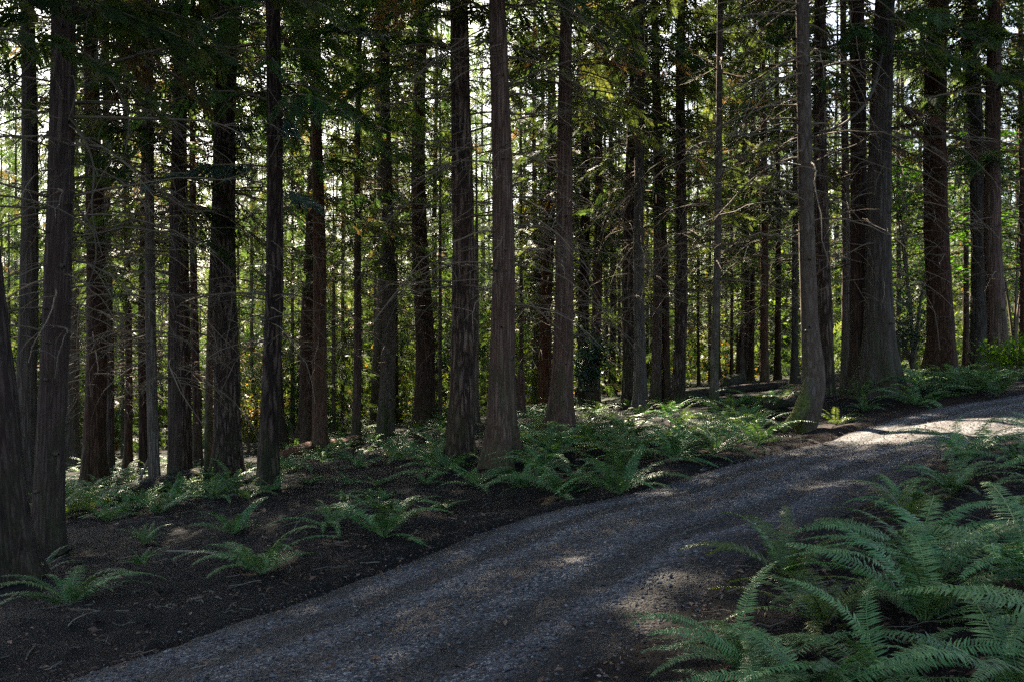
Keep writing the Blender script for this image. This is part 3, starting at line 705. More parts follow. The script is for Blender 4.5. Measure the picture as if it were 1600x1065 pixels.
bare_limbs(T_SEC, [
    ([(88, 182), (180, 184), (290, 187), (345, 192), (385, 215)], 13.2, 12.2, .022, .55),
    ([(90, 112), (150, 105), (230, 82), (290, 68), (330, 78), (352, 95)], 13.2, 12.6, .022, .25),
    ([(88, 45), (120, 36), (150, 15), (165, 0), (185, -30)], 13.2, 12.8, .035, .1),
    ([(90, 60), (140, 85), (180, 130), (205, 185), (195, 240)], 13.2, 12., .018, .15),
    ([(92, 170), (125, 200), (150, 260), (140, 330), (160, 400)], 13.2, 12., .018, .15),
    ([(92, 305), (130, 330), (150, 370), (150, 420), (125, 470)], 13.2, 12.4, .016, .1),
    ([(70, 70), (45, 105), (10, 145), (-30, 150)], 13.2, 12.5, .018, .1),
    ([(68, 200), (40, 170), (0, 130), (-40, 120)], 13.2, 12.5, .015, .1),
    ([(100, 200), (180, 240), (240, 290), (290, 330), (330, 330)], 13.2, 13.6, .014, .4),
])
bare_limbs(T_CURVE, [([(1255, 210), (1215, 200), (1170, 215), (1110, 205)], 15.7, 14.6, .014, .3), ([(1258, 140), (1215, 120), (1160, 130), (1090, 160)], 15.7, 15, .014, .3)])
bare_limbs(T_TWIN, [([(1382, 60), (1372, 110), (1362, 150), (1340, 178), (1310, 200), (1280, 205)], 18.7, 16.5, .045, .05), ([(1392, 235), (1380, 260), (1370, 280), (1366, 305)], 18.7, 18, .02, .1), ([(1390, 225), (1420, 240), (1450, 248), (1490, 225)], 18.7, 17.8, .016, .1)])

def side_limbs(t, n, z0, z1, az, spread, L, tint, droop=(.1, .7), up=(-.05, .4)):
    for _ in range(n):
        mb = MB()
        dead_branch(mb, rng.uniform(z0, z1), math.radians(az) + rng.normal(0, spread), rng.uniform(*L), rng.uniform(*up), rng.uniform(*droop), rng.uniform(.012, .022), int(rng.integers(3, 8)), rng.normal(0, .7), np.clip(rng.normal(tint + .15, .15), 0, 1))
        obj('bare_limb', mb.mesh('bare_limb', [M['twig']], True), t)
byname = {s_: t for _, _, s_, t in TREES if s_}
side_limbs(byname['the mossy branchy tree'], 16, 4., 12., -10, .7, (1.8, 4.2), .2)
side_limbs(byname['the leaning knotted cedar'], 12, 3.6, 9.5, 185, .6, (1.4, 3.2), .25)
side_limbs(byname['the leaning knotted cedar'], 8, 3.6, 9.5, -15, .6, (1.2, 2.4), .3)
side_limbs(byname['the central smooth cedar'], 12, 3., 9., -20, .8, (1.0, 2.4), .45, (.5, 1.3))
side_limbs(byname['the deeply furrowed central fir'], 7, 4.5, 9., 190, .6, (1.2, 2.6), .3)
side_limbs(byname['the cedar with bearded twigs'], 16, 4.2, 6.6, -90, 1.5, (.7, 1.5), .85, (.9, 1.7))
side_limbs(byname['the cedar with bearded twigs'], 14, 5.5, 11., -60, 1.6, (1.2, 2.6), .5, (.4, 1.1))
side_limbs(byname['the slender green-footed tree'], 12, 4., 10., -30, 1.5, (1.2, 2.4), .35)
side_limbs(T_CURVE, 12, 3.2, 7.5, 185, .8, (1.0, 2.4), .35, (.2, .8))
side_limbs(byname['the stout furrowed fir'], 8, 4.5, 9., -30, 1., (1., 2.4), .2)
side_limbs(byname['the reddish cedar with bare boughs'], 6, 3.8, 6.5, -10, .6, (1.6, 3.), .3, (.2, .8))

def live_boughs(t, name, specs, fol, tint, tmpl=SPR_HI):
    """specs: (u, v, d, azimuth degrees (0 = to the right), length, rise, droop, sprays, spray size)"""
    for (u, v, d, az, L, up, dr, ns_, sz) in specs:
        mb = MB()
        bough(mb, 0, math.radians(az), L, up, dr, tmpl, ns_, sz, tint + rng.normal(0, .1), 1, .014, org=local(t, u, v, d), start=.12, hang=.42, k=5)
        obj(name, mb.mesh(name, [M['twig'], M[fol]]), t)
byname = {s_: t for _, _, s_, t in TREES if s_}
tA = byname['the straight furrowed fir']; tB = byname['the stout furrowed fir']; tC = byname['the reddish cedar with hanging twigs']; tD = byname['the central smooth cedar']
live_boughs(tA, 'leafy_bough', [(425, 262, 19.0, -150, 2.2, .1, .35, 34, .42), (428, 200, 19.0, -70, 2.4, .1, .4, 34, .42), (428, 60, 19, -20, 2.6, .25, .4, 36, .42), (428, 20, 19, -100, 2.6, .2, .4, 36, .42), (425, 300, 19, -40, 1.5, .05, .4, 24, .38)], 'bluefol', .6)
live_boughs(tB, 'leafy_bough', [(356, 60, 22.4, -120, 2.8, .2, .45, 38, .5), (356, 150, 22.4, -30, 2.4, .1, .4, 34, .46), (356, 200, 22.4, -60, 2.2, .1, .5, 32, .44)], 'bluefol', .5)
live_boughs(tC, 'leafy_bough', [(490, 170, 27.6, -110, 3.2, .15, .5, 40, .55), (490, 60, 27.6, -40, 3.2, .2, .5, 40, .55), (490, 110, 27.6, -80, 3.0, .1, .5, 42, .55)], 'bluefol', .4)
live_boughs(byname['the reddish cedar with bare boughs'], 'leafy_bough', [(85, -60, 13.0, -30, 3.0, .1, .35, 26, .6), (85, -100, 13.0, 10, 3.6, .1, .3, 30, .6), (85, -30, 13, -140, 2.4, .1, .4, 22, .55), (85, -140, 13, -10, 4.2, .05, .3, 34, .6), (85, -30, 13, 190, 2.2, .1, .5, 32, .4), (86, 30, 13.2, 215, 2.0, .1, .5, 30, .38), (86, 70, 13.2, 160, 1.8, .05, .5, 28, .36)], 'needle', .4)
live_boughs(byname['the deeply furrowed central fir'], 'leafy_bough', [(722, 20, 19.4, 200, 3.0, .15, .5, 40, .42), (722, -20, 19.4, 250, 3.0, .15, .45, 40, .42), (722, 90, 19.4, 185, 2.2, .1, .5, 32, .4), (722, 60, 19.4, -20, 1.6, .1, .5, 24, .38)], 'needle', .45)
live_boughs(byname['the mossy branchy tree'], 'leafy_bough', [(608, 30, 32, -10, 4.0, .2, .4, 46, .6), (608, 70, 32, -40, 3.6, .15, .45, 42, .6), (608, 40, 32, 200, 3.6, .15, .45, 42, .6), (606, 120, 32, -120, 3., .1, .5, 36, .55)], 'needle', .5)
live_boughs(T_BIG, 'leafy_bough', [(-40, -20, 11, 20, 2.6, .1, .4, 36, .4), (-42, -60, 11, -10, 3.0, .1, .35, 40, .4), (-35, 40, 11, 40, 2., .1, .5, 30, .36)], 'needle', .35)
live_boughs(tD, 'leafy_bough', [(775, 150, 17.4, -10, 1.2, .45, .1, 12, .4), (776, 30, 17.4, -120, 2.2, .2, .4, 20, .5)], 'needle', .8)
live_boughs(T_TWIN, 'withered_bough', [(1388, 165, 18.4, -20, 1.4, -.1, .7, 30, .3), (1350, 205, 18.6, -110, 1.0, .0, .7, 24, .28), (1390, 190, 18.4, -50, 1.2, -.2, .9, 30, .3)], 'brown', .5)
live_boughs(T_TWIN, 'leafy_bough', [(1385, 90, 18.6, -30, 2.2, .1, .5, 20, .55), (1338, 120, 18.8, -150, 1.8, .1, .5, 16, .5), (1385, 40, 18.6, -80, 2.4, .1, .4, 20, .55), (1338, 60, 18.8, -110, 2.2, .1, .4, 18, .5)], 'needle', .6)
live_boughs(byname['the thick black fir'], 'leafy_bough', [(1470, 235, 24, -60, 1.8, .05, .5, 18, .6), (1470, 180, 24, -130, 2.2, .1, .5, 20, .65), (1470, 120, 24, -30, 2.6, .1, .5, 22, .7), (1470, 60, 24, -90, 2.8, .1, .4, 24, .7)], 'needle', .65)
live_boughs(byname['the brown knotted roadside cedar'], 'leafy_bough', [(1556, 240, 22.8, -140, 1.8, .1, .5, 18, .6), (1556, 190, 22.8, -60, 2.2, .1, .5, 20, .6), (1556, 130, 22.8, -20, 2.4, .1, .5, 22, .65), (1556, 70, 22.8, -120, 2.6, .15, .45, 22, .65)], 'needle', .6)

# ------------------------------------------------------------------ broadleaf plants
def leaf_cloud(mb, centres, per, spread, size, tint0, mat, flat=.6):
    n = len(centres) * per
    c = np.repeat(centres, per, 0) + rng.normal(0, 1, (n, 3)) * spread
    a = rng.uniform(0, 6.28, n); tilt = rng.normal(0, flat, (n, 2))
    ex = np.stack([np.cos(a), np.sin(a), tilt[:, 0]], -1); ey = np.stack([-np.sin(a), np.cos(a), tilt[:, 1]], -1)
    s_ = size * rng.uniform(.5, 1.3, n)
    T = np.array([(0, 0), (.5, .38), (1., 0), (.5, -.38)])
    v = c[:, None] + s_[:, None, None] * (T[None, :, 0:1] * ex[:, None] + T[None, :, 1:2] * ey[:, None])
    mb.add(v, np.arange(n * 4).reshape(-1, 4), mat, np.repeat(np.clip(np.repeat(tint0, per) + rng.normal(0, .15, n), 0, 1), 4))
def shrub(name, label, u, v, d, h, wdt, nstem, per, size, fol, tint, group=None, cat='shrub'):
    x, y = (u - U0) / F * d, d
    t = thing(name, label, cat, (x, y, hz(x, y)), group)
    mb = MB(); fm = MB(); C = []
    for _ in range(nstem):
        a = rng.uniform(0, 6.28); L = h * rng.uniform(.6, 1.05); o = wdt * rng.uniform(.3, 1)
        q = np.linspace(0, 1, 6)
        P_ = np.stack([math.cos(a) * o * q ** 1.4, math.sin(a) * o * q ** 1.4, L * (q * 1.25 - .25 * q * q)], -1)
        mb.add(*tube(P_, .012 * (1 - .8 * q) * max(1, h / 2) + .002, 4), 0, .2)
        for w_ in rng.uniform(.35, 1, max(3, int(h * 2.2))): C.append([np.interp(w_, q, P_[:, c]) for c in range(3)])
    C = np.array(C)
    leaf_cloud(fm, C, per, np.array([.28, .28, .16]) * max(.5, wdt / 1.3), size, np.full(len(C), tint) + rng.normal(0, .1, len(C)), 0)
    obj('stem', mb.mesh('stem', [M['twig']], True), t)
    obj('foliage', fm.mesh('foliage', [M[fol]]), t)
    LAND.append((u, v, 'the ' + name.replace('_', ' ')))
    return t
def maple(label, u, d, h, layers, group=None):
    x, y = (u - U0) / F * d, d
    t = thing('vine_maple', label, 'tree', (x, y, hz(x, y)), group)
    mb = MB(); fm = MB()
    for s_ in range(3):
        a = rng.uniform(0, 6.28); q = np.linspace(0, 1, 8)
        P_ = np.stack([math.cos(a) * 1.3 * q ** 1.6, math.sin(a) * 1.3 * q ** 1.6, h * q], -1)
        mb.add(*tube(P_, .045 * (1 - .8 * q) + .004, 6), 0, .3)
        for _ in range(layers):
            w_ = rng.uniform(.35, 1); p0 = np.array([np.interp(w_, q, P_[:, c]) for c in range(3)])
            b = rng.uniform(0, 6.28); L = rng.uniform(.8, 2.4) * (1.2 - .5 * w_); r_ = np.linspace(0, 1, 5)
            B = p0 + np.stack([math.cos(b) * L * r_, math.sin(b) * L * r_, .12 * L * r_ - .05 * L * r_ ** 2], -1)
            mb.add(*tube(B, .014 * (1 - .8 * r_) + .002, 4), 0, .3)
            c = np.stack([np.interp(rng.uniform(.3, 1.05, 9), r_, B[:, k]) for k in range(3)], -1)
            c = B[[2, 3, 4, 4, 3]] + rng.normal(0, .25, (5, 3)) * np.array([1, 1, .25])
            leaf_cloud(fm, c, 11, np.array([.26, .26, .05]), .16, np.full(5, rng.uniform(.1, .9)), 0, .3)
    obj('trunk', mb.mesh('trunk', [M['twig']], True), t); obj('crown', fm.mesh('crown', [M['maple']]), t)
maple('bright lime-green vine maple in layers right of the twin-stemmed cedar', 1428, 30, 7., 20)
maple('bright lime-green vine maple behind the brown knotted roadside cedar', 1585, 31, 7., 18)
maple('sunlit vine maple deep in the gap behind the broken stump', 812, 58, 6., 22)
shrub('huckleberry_bush', 'dark evergreen bush between the twin-stemmed cedar and the thick black fir', 1425, 588, 26, 2.2, 1.1, 16, 26, .07, 'bluefol', .2)
shrub('young_fir', 'small bushy young conifer at the foot of the tight dark pair', 920, 640, 31, 2.6, .7, 14, 30, .09, 'bluefol', .3, cat='tree')
shrub('yellow_bush', 'sunny yellow-green bush right behind the stout furrowed fir', 388, 735, 33, 2.2, 1.2, 16, 26, .09, 'broad', .75)
shrub('autumn_bush', 'bush with orange-brown leaves beside the stout furrowed fir', 392, 690, 40, 4.2, 1.5, 18, 24, .11, 'broad', .93)
shrub('salal_bush', 'low leafy salal by the road edge, right of the black fir ferns', 1592, 612, 21, .9, .8, 14, 24, .08, 'maple', .2)

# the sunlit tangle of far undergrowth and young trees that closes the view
def young(mb, x, y, h, w, n, tint, ssz=.7):
    z0 = hz(x, y)
    mb.add(*tube(np.array([(x, y, z0 - .2), (x, y, z0 + h * .5), (x, y, z0 + h)]), [.09, .06, .01], 5), 0, .2)
    for z_ in np.linspace(.4, h - .2, n):
        f = z_ / h; az = rng.uniform(0, 6.28); L = w * (1.05 - f) * rng.uniform(.6, 1.2) + .25
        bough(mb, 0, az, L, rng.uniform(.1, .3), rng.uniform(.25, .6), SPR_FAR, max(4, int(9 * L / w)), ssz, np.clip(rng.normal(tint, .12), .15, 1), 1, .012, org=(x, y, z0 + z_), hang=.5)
mb = MB()
for _ in range(150):
    d = rng.uniform(46, 100); u = rng.uniform(-120, 1720)
    young(mb, (u - U0) / F * d, d, min(rng.uniform(5, 15) + max(0, d - 58) * .35, 26), rng.uniform(1.5, 2.6), int(rng.integers(34, 60)), rng.uniform(.45, .95))
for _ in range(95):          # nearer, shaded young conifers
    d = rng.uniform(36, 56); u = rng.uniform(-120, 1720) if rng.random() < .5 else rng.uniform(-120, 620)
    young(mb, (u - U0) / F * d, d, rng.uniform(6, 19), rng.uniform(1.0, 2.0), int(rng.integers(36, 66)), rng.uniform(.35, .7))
for k_ in range(80):         # the far edge of the wood
    d = rng.uniform(96, 150); u = -150 + 1900 * (k_ + rng.random()) / 80
    young(mb, (u - U0) / F * d, d, rng.uniform(11, 30), rng.uniform(2.6, 4.6), 55, rng.uniform(.4, .9), 1.5)
for k_ in range(64):
    d = rng.uniform(52, 92); u = rng.uniform(-140, 800) if k_ < 46 else rng.uniform(800, 1720)
    young(mb, (u - U0) / F * d, d, rng.uniform(18, 30), rng.uniform(1.8, 3.0), 78, rng.uniform(.3, .7), .75)
for u in (14, 24, 205, 480, 618, 640, 738, 752, 690, 935, 1010):
    d = rng.uniform(58, 72)
    young(mb, (u - U0) / F * d, d, rng.uniform(22, 28), rng.uniform(1.6, 2.4), 88, rng.uniform(.3, .6), .7)
C, TT = [], []
for _ in range(330):
    d = rng.uniform(42, 92); u = rng.uniform(-150, 1750); x = (u - U0) / F * d; z = hz(x, d)
    hh = rng.uniform(.8, 3.2) if rng.random() < .8 else rng.uniform(3, 7)
    m_ = int(4 + hh * 3)
    C.append(np.stack([x + rng.normal(0, .5 + hh * .2, m_), d + rng.normal(0, .6, m_), z + hh * rng.random(m_) ** .7], -1)); TT.append(np.full(m_, np.clip(rng.normal(.55, .25), 0, 1)))
leaf_cloud(mb, np.vstack(C), 26, np.array([.42, .42, .32]), .19, np.concatenate(TT), 2)
obj('undergrowth', mb.mesh('undergrowth', [M['twig'], M['needle'], M['broad']]), kind='stuff')

# ------------------------------------------------------------------ logs, stumps, sticks
def log(label, a, b, r, mat, name='fallen_log', sink=.3, d=None, seed=1, bend=.1):
    A = np.array([*a, hz(*a) + r * (1 - sink)]); B = np.array([*b, hz(*b) + r * (1 - sink)])
    L = np.linalg.norm(B - A); n = max(8, int(L / .15))
    zz = np.linspace(0, L, n); th = np.linspace(0, 2 * math.pi, 20, endpoint=False)
    Zg, Tg = np.meshgrid(zz, th, indexing='ij')
    R = r * (1 - .25 * Zg / L) * (1 + .12 * vnoise(np.cos(Tg) * 2 + seed, Zg * 1.5, seed) + .08 * vnoise(Tg / 6.2832 * 12, Zg * 2, seed + 3))
    R[0] *= .02; R[-1] *= .02
    Zg[0] += .03; Zg[-1] -= .03
    V = np.stack([R * np.cos(Tg) + bend * np.sin(Zg / L * 3.1), R * np.sin(Tg) + .05 * vnoise(Zg * .6, Zg * 0, seed), Zg], -1)
    mb = MB(); mb.add(V, grid_faces(n, 20, True))
    o = thing(name, label, 'log', A, None, mb.mesh(name, [M[mat]], True))
    o.rotation_mode = 'QUATERNION'; o.rotation_quaternion = Vector(B - A).to_track_quat('Z', 'Y')
    LAND.append((float(U0 + F * (A[0] + B[0]) / (A[1] + B[1])), 0, ''))
    LAND.pop()
    return o
g = lambda u, v: ray(u, v, H)
log('long dark fallen log lying behind the slender green-footed tree', g(1050, 631), g(1222, 611), .145, 'log', seed=5, sink=-.5)
log('short thick mossy log end rearing behind the long dark log', (6.7, 31.6), (7.7, 33), .27, 'log', seed=6, sink=.5)
log('mossy fallen log lying between the dark fluted cedar and the stout fir', g(165, 790), g(322, 752), .19, 'log', seed=7)
log('rotten reddish fallen log half sunk right of the straight furrowed fir', g(438, 722), g(560, 694), .21, 'rot', seed=8)
log('thin mossy log on the lit ground right of the leaning knotted cedar', g(912, 682), g(978, 664), .10, 'log', seed=9)
log('low dark rotting log beneath ferns near the curved mossy trunk', g(1190, 640), g(1248, 632), .16, 'log', seed=10)
log('slender bare fallen branch lying over ferns left of the central fir', g(600, 698), g(648, 680), .04, 'stick', seed=11)
log('slim pale log lying in the sunny patch by the straight furrowed fir', g(385, 757), g(402, 747), .10, 'stick', seed=12)
log('dead branch lying on dark soil below the slim leaning stem', g(250, 868), g(345, 880), .014, 'stick', 'fallen_branch', seed=13, bend=.2)
log('thin fallen stick lying along the verge left of the roadside fern', g(735, 843), g(770, 846), .012, 'stick', 'fallen_branch', seed=14, bend=.03)
log('long thin stick on the soil beside the front left fern', g(105, 985), g(165, 955), .007, 'stick', 'fallen_branch', seed=15, bend=.08)
log('thin fallen stick near the mossy log end', g(290, 800), g(330, 788), .018, 'stick', 'fallen_branch', seed=16, bend=.05)
# leaning broken stick
x, y = g(205, 775); t = thing('leaning_stick', 'pale broken stick with a bent tip leaning up from the mossy log', 'stick', (x, y, hz(x, y)))
d = y
mb = MB(); mb.add(*tube(np.array([((u - 205) / F * d, 0, (775 - v) / F * d) for u, v in ((204, 778), (220, 745), (232, 717), (236, 711), (252, 707))]), [.035, .03, .028, .026, .018], 7), 0, .45)
t.data = None; bpy.data.objects.remove(t)
thing('leaning_stick', 'pale broken stick with a bent tip leaning up from the mossy log', 'stick', (x, y, hz(x, y)), None, mb.mesh('leaning_stick', [M['stick']], True))
def stump(label, u, v, d, w, h, mat, ragged=.25):
    x, y = (u - U0) / F * d, d
    r = w / 2 / F * d; hh = h / F * d
    t = thing('tree_stump', label, 'stump', (x, y, hz(x, y)))
    n, k = 26, 36; zz = np.linspace(-.3, 1, n); th = np.linspace(0, 6.2832, k, endpoint=False)
    Zg, Tg = np.meshgrid(zz, th, indexing='ij'); sd = int(u)
    top = hh * (1 + ragged * vnoise(Tg / 6.2832 * 9, Tg * 0, sd) + ragged * .6 * vnoise(Tg / 6.2832 * 22, Tg * 0, sd + 1))
    R = r * (1 + .35 * np.exp(-np.clip(Zg, 0, 1) * hh / .3) + .09 * vnoise(Tg / 6.2832 * 10, Zg * 2, sd))
    V = np.stack([R * np.cos(Tg), R * np.sin(Tg), np.where(Zg > 0, Zg * top, Zg)], -1)
    Vt = np.stack([.75 * R[-1] * np.cos(th), .75 * R[-1] * np.sin(th), top[-1] * .8], -1); Vb = np.stack([.3 * R[-1] * np.cos(th), .3 * R[-1] * np.sin(th), 0 * th + hh * .45], -1)
    V = np.concatenate([V, Vt[None], Vb[None], (Vb * np.array([.02, .02, 1]))[None]])
    mb = MB(); mb.add(V, grid_faces(n + 3, k, True)); obj('trunk', mb.mesh('trunk', [M[mat]], True), t)
    LAND.append((u, v, 'the broken stump' if w > 25 else 'the rust-red stump'))
stump('broken reddish stump with a jagged top between the two central cedars', 805, 660, 30, 30, 62, 'rot')
stump('short rust-red broken stump behind the long dark log', 1157, 608, 34, 12, 70, 'rot', .3)
# pale shed glimpsed in the gap
x, y = (832 - U0) / F * 62, 62.
t = thing('garden_shed', 'small pale shed glimpsed far off between thin stems right of the stump', 'shed', (x, y, hz(x, y)))
def box(mb, c, s, mat=0):
    sx, sy, sz = [k / 2 for k in s]
    v = np.array([(a * sx, b * sy, e * sz) for e in (-1, 1) for a, b in ((-1, -1), (1, -1), (1, 1), (-1, 1))]) + np.array(c)
    mb.add(v, [(3, 2, 1, 0), (4, 5, 6, 7), (0, 1, 5, 4), (1, 2, 6, 5), (2, 3, 7, 6), (3, 0, 4, 7)], mat)
mb = MB(); box(mb, (0, 0, .9), (1.6, 1.4, 1.8)); obj('wall', mb.mesh('wall', [plain('pale_paint', (.75, .78, .85))]), t)
mb = MB()
for s_ in (-1, 1):
    v = np.array([(-.95, s_ * .95, 1.72), (.95, s_ * .95, 1.72), (.95, 0, 2.3), (-.95, 0, 2.3)])
    v = np.vstack([v, v + np.array([0, 0, .07])]); mb.add(v, [(3, 2, 1, 0), (4, 5, 6, 7), (0, 1, 5, 4), (1, 2, 6, 5), (2, 3, 7, 6), (3, 0, 4, 7)])
obj('roof', mb.mesh('roof', [plain('pale_roofing', (.7, .74, .82))]), t)
mb = MB(); box(mb, (.1, -.715, 1.2), (.8, .03, .35)); obj('window', mb.mesh('window', [plain('dim_glass', (.08, .09, .06), .2)]), t)

# ------------------------------------------------------------------ ferns
def frond_mesh(L, wid, npair, e0, e1, seed, mat, hi=True, yaw=0.):
    """arching frond: rachis leaves the crown at elevation e0 and ends at e1 (degrees)"""
    r_ = np.random.default_rng(seed); mb = MB(); n = 14
    s_ = np.linspace(0, 1, n); el = np.radians(e0 + (e1 - e0) * s_ ** 1.15)
    yw = yaw * s_
    dx = np.cos(el) * np.cos(yw); dy = np.cos(el) * np.sin(yw); dz = np.sin(el)
    step = L / (n - 1)
    P_ = np.stack([np.r_[0, np.cumsum(c[:-1])] * step for c in (dx, dy, dz)], -1)
    mb.add(*tube(P_, .0045 * (1 - .85 * s_) + .0008, 4 if hi else 3), 0, .75)
    T = np.gradient(P_, axis=0); T /= np.linalg.norm(T, axis=1)[:, None]
    for i in range(npair):
        t = .12 + .86 * (i + .3 * r_.random()) / npair
        p0 = np.array([np.interp(t, s_, P_[:, c]) for c in range(3)]); tg = np.array([np.interp(t, s_, T[:, c]) for c in range(3)]); tg /= np.linalg.norm(tg)
        side0 = np.cross([0, 0, 1.], tg); side0 /= np.linalg.norm(side0); up = np.cross(tg, side0)
        l_ = wid * .5 * min(1, (t - .06) * 7) ** .7 * (1 - max(0, t - .35) / .66) ** .62 * r_.uniform(.88, 1.1) + .004
        w_ = min(.5 * .86 * L / npair * (.72 if hi else .8), l_ * .3)
        for sd in (-1, 1):
            if r_.random() < .02: continue
            a = r_.uniform(.06, .22) + .3 * t; lift = r_.uniform(-.05, .22)
            d = side0 * sd * math.cos(a) + tg * math.sin(a) + up * lift
            q = tg * math.cos(a) - side0 * sd * math.sin(a) + up * r_.uniform(-.25, .25)
            dr = up * (-l_ * r_.uniform(.1, .4))
            tn = float(np.clip(.5 + r_.normal(0, .17), 0, 1))
            if hi:
                v = [p0 - q * w_ * .5, p0 + q * w_ * .7, p0 + d * l_ * .5 + q * w_ + dr * .25, p0 + d * l_ * .5 - q * w_ + dr * .25, p0 + d * l_ + q * w_ * .3 + dr]
                mb.add(v[:4], [(0, 1, 2, 3)], 0, tn); mb.add([v[3], v[2], v[4]], [(0, 1, 2)], 0, tn)
            else:
                v = [p0, p0 + d * l_ * .4 + q * w_, p0 + d * l_ + dr, p0 + d * l_ * .4 - q * w_]
                mb.add(v, [(0, 1, 2, 3)], 0, tn)
    return mb
FR = {}
def frond_set(mat, hi):
    key = (mat, hi)
    if key not in FR:
        FR[key] = []
        for k, (e0, e1) in enumerate([(64, -15), (56, -26), (50, -34), (43, -36), (36, -30), (28, -22), (60, -24), (47, -30)]):
            FR[key].append(frond_mesh(1.0, .20 if hi else .21, 46 if hi else 26, e0, e1, k + 3, mat, hi, rng.normal(0, .35)).mesh('frond', [M[mat]]))
    return FR[key]
FAR = {}
def far_fern_mesh(k, mat):
    if (k, mat) not in FAR:
        mb = MB()
        for i in range(9):
            f = frond_mesh(rng.uniform(.7, 1.05), .19, 13, rng.uniform(28, 62), rng.uniform(-42, -12), int(rng.integers(9999)), mat, False, rng.normal(0, .3))
            a = i * .63 + rng.uniform(-.25, .25); c, s_ = math.cos(a), math.sin(a)
            for (q, vv), tt in zip([(4, v) for v in f.v], f.t): pass
            off = mb.n
            for vv, tt in zip(f.v, f.t):
                mb.v.append(np.stack([vv[:, 0] * c - vv[:, 1] * s_, vv[:, 0] * s_ + vv[:, 1] * c, vv[:, 2]], -1)); mb.t.append(tt); mb.n += len(vv)
            for q in (3, 4): mb.f[q] += [(ff + off, m_) for ff, m_ in f.f[q]]
        FAR[(k, mat)] = mb.mesh('sword_fern', [M[mat]])
    return FAR[(k, mat)]

FERNS = []   # (u, v, distance, size, mat, object)
def fern(x, y, size, nf=12, mat='fern', dead=2, hi=True, rot=None, erect=0., dz=0., label=None):
    z = hz(x, y) - .02 + dz
    u = U0 + F * x / y; v = V0 - F * (z - EYE) / y
    if not hi:
        o = obj('sword_fern', far_fern_mesh(int(rng.integers(5)), mat))
        o.location = (x, y, z); o.rotation_euler = (rng.normal(0, .1), rng.normal(0, .1), rng.uniform(0, 6.28)); o.scale = (size * 1.3,) * 3
    else:
        o = obj('sword_fern', None); o.location = (x, y, z); o.rotation_euler = (0, 0, 0)
        fs = frond_set(mat, y < 14)
        a0 = rng.uniform(0, 6.28) if rot is None else rot
        for i in range(nf + 4):
            k = int(rng.integers(0, 8))
            c = obj('frond', fs[k], o)
            a = a0 + i * 2.399 + rng.normal(0, .2)
            c.rotation_euler = (rng.normal(0, .22), rng.normal(-erect, .12), a)
            s_ = size * 1.45 * rng.uniform(.72, 1.12); c.scale = (s_, s_ * rng.uniform(.9, 1.1), s_)
        for i in range(dead):
            c = obj('withered_frond', frond_set('deadfern', y < 14)[int(rng.integers(3, 6))], o)
            c.rotation_euler = (rng.normal(0, .35), rng.uniform(.3, .75), rng.uniform(0, 6.28)); s_ = size * rng.uniform(.55, .85); c.scale = (s_, s_, s_)
    o['category'] = 'fern'; o['group'] = 'sword ferns of the forest floor'
    FERNS.append([u, v, y, size, mat, o, label])
    return o
def fern_px(u, v, size, **kw):
    x, y = ray(u, v, H); return fern(x, y, size, **kw)
# hand-placed ones
fern_px(600, 838, .74, nf=11, dead=4, label='full green sword fern with arching fronds on bare soil at the middle of the verge')
fern_px(515, 822, .55, nf=9, dead=3, label='smaller fern just behind the full verge fern, brown fronds at its left')
fern_px(408, 895, .58, nf=9, dead=2, mat='fern', label='bright flat fern at the road edge left of the full verge fern')
fern_px(365, 832, .5, nf=7, dead=2, label='loose fern with a few upright fronds on dark soil above the bright flat fern')
fern_px(110, 945, .58, nf=9, dead=2, rot=.2, label='low spreading fern alone on the dark soil in the near left corner')
fern_px(68, 893, .36, nf=4, dead=1, label='sparse fern of few arching fronds at the foot of the massive dark trunk')
fern_px(225, 850, .34, nf=9, dead=1, erect=.2, label='small dark upright fern on shaded soil left of the bright flat fern')
fern_px(222, 882, .26, nf=8, dead=0, erect=.2, label='smallest dark fern tucked just below the small upright one')
fern_px(880, 775, .82, nf=12, dead=4, label='large lush fern with wide fronds at the road edge, left of two')
fern_px(968, 770, .78, nf=11, dead=2, label='large lush fern with wide fronds at the road edge, right of two')
fern_px(745, 758, .5, nf=10, dead=4, label='flat fern with brown fronds below the roots of the two central trunks')
fern_px(815, 760, .5, nf=9, dead=4, label='ragged half-brown fern left of the large lush road edge ferns')
fern_px(690, 795, .34, nf=7, dead=4, label='low ragged fern on bare soil above the full verge fern')
fern_px(1186, 694, .66, nf=9, dead=3, label='tall fern arching over the foot of the curved mossy trunk')
fern_px(1118, 706, .7, nf=9, dead=3, label='broad fern left of the tall one under the curved mossy trunk')
fern_px(1056, 716, .65, nf=9, dead=3, label='broad fern third left of the curved mossy trunk along the road')
fern_px(985, 715, .6, nf=8, dead=3, label='broad fern behind the right one of the two lush road edge ferns')
fern_px(1306, 662, .45, nf=7, dead=0, mat='fernpale', label='small sunlit yellow-green fern just right of the curved mossy trunk')
fern_px(1352, 643, .4, nf=9, dead=0, label='small fern in front of the twin-stemmed cedar')
fern_px(1432, 632, .7, nf=10, dead=2, mat='fern', label='fern with pale drooping fronds at the right foot of the twin-stemmed cedar')
fern_px(1520, 615, .9, nf=14, dead=3, label='big drooping fern left of the brown roadside cedar, by the road')
fern_px(1490, 603, .7, nf=11, dead=1, label='fern at the foot of the thick black fir')
fern_px(1560, 615, .8, nf=11, dead=2, label='fern hanging toward the road in front of the brown roadside cedar')
fern_px(1430, 600, .7, nf=10, dead=1, label='fern behind the pale drooping one, beside the dark evergreen bush')
fern_px(560, 730, .55, nf=12, dead=3, label='fern on the lip of the soil bank left of the central fir')
fern_px(505, 720, .6, nf=12, dead=2, mat='fernpale', label='pale yellow-green fern on the bank below the reddish cedar')
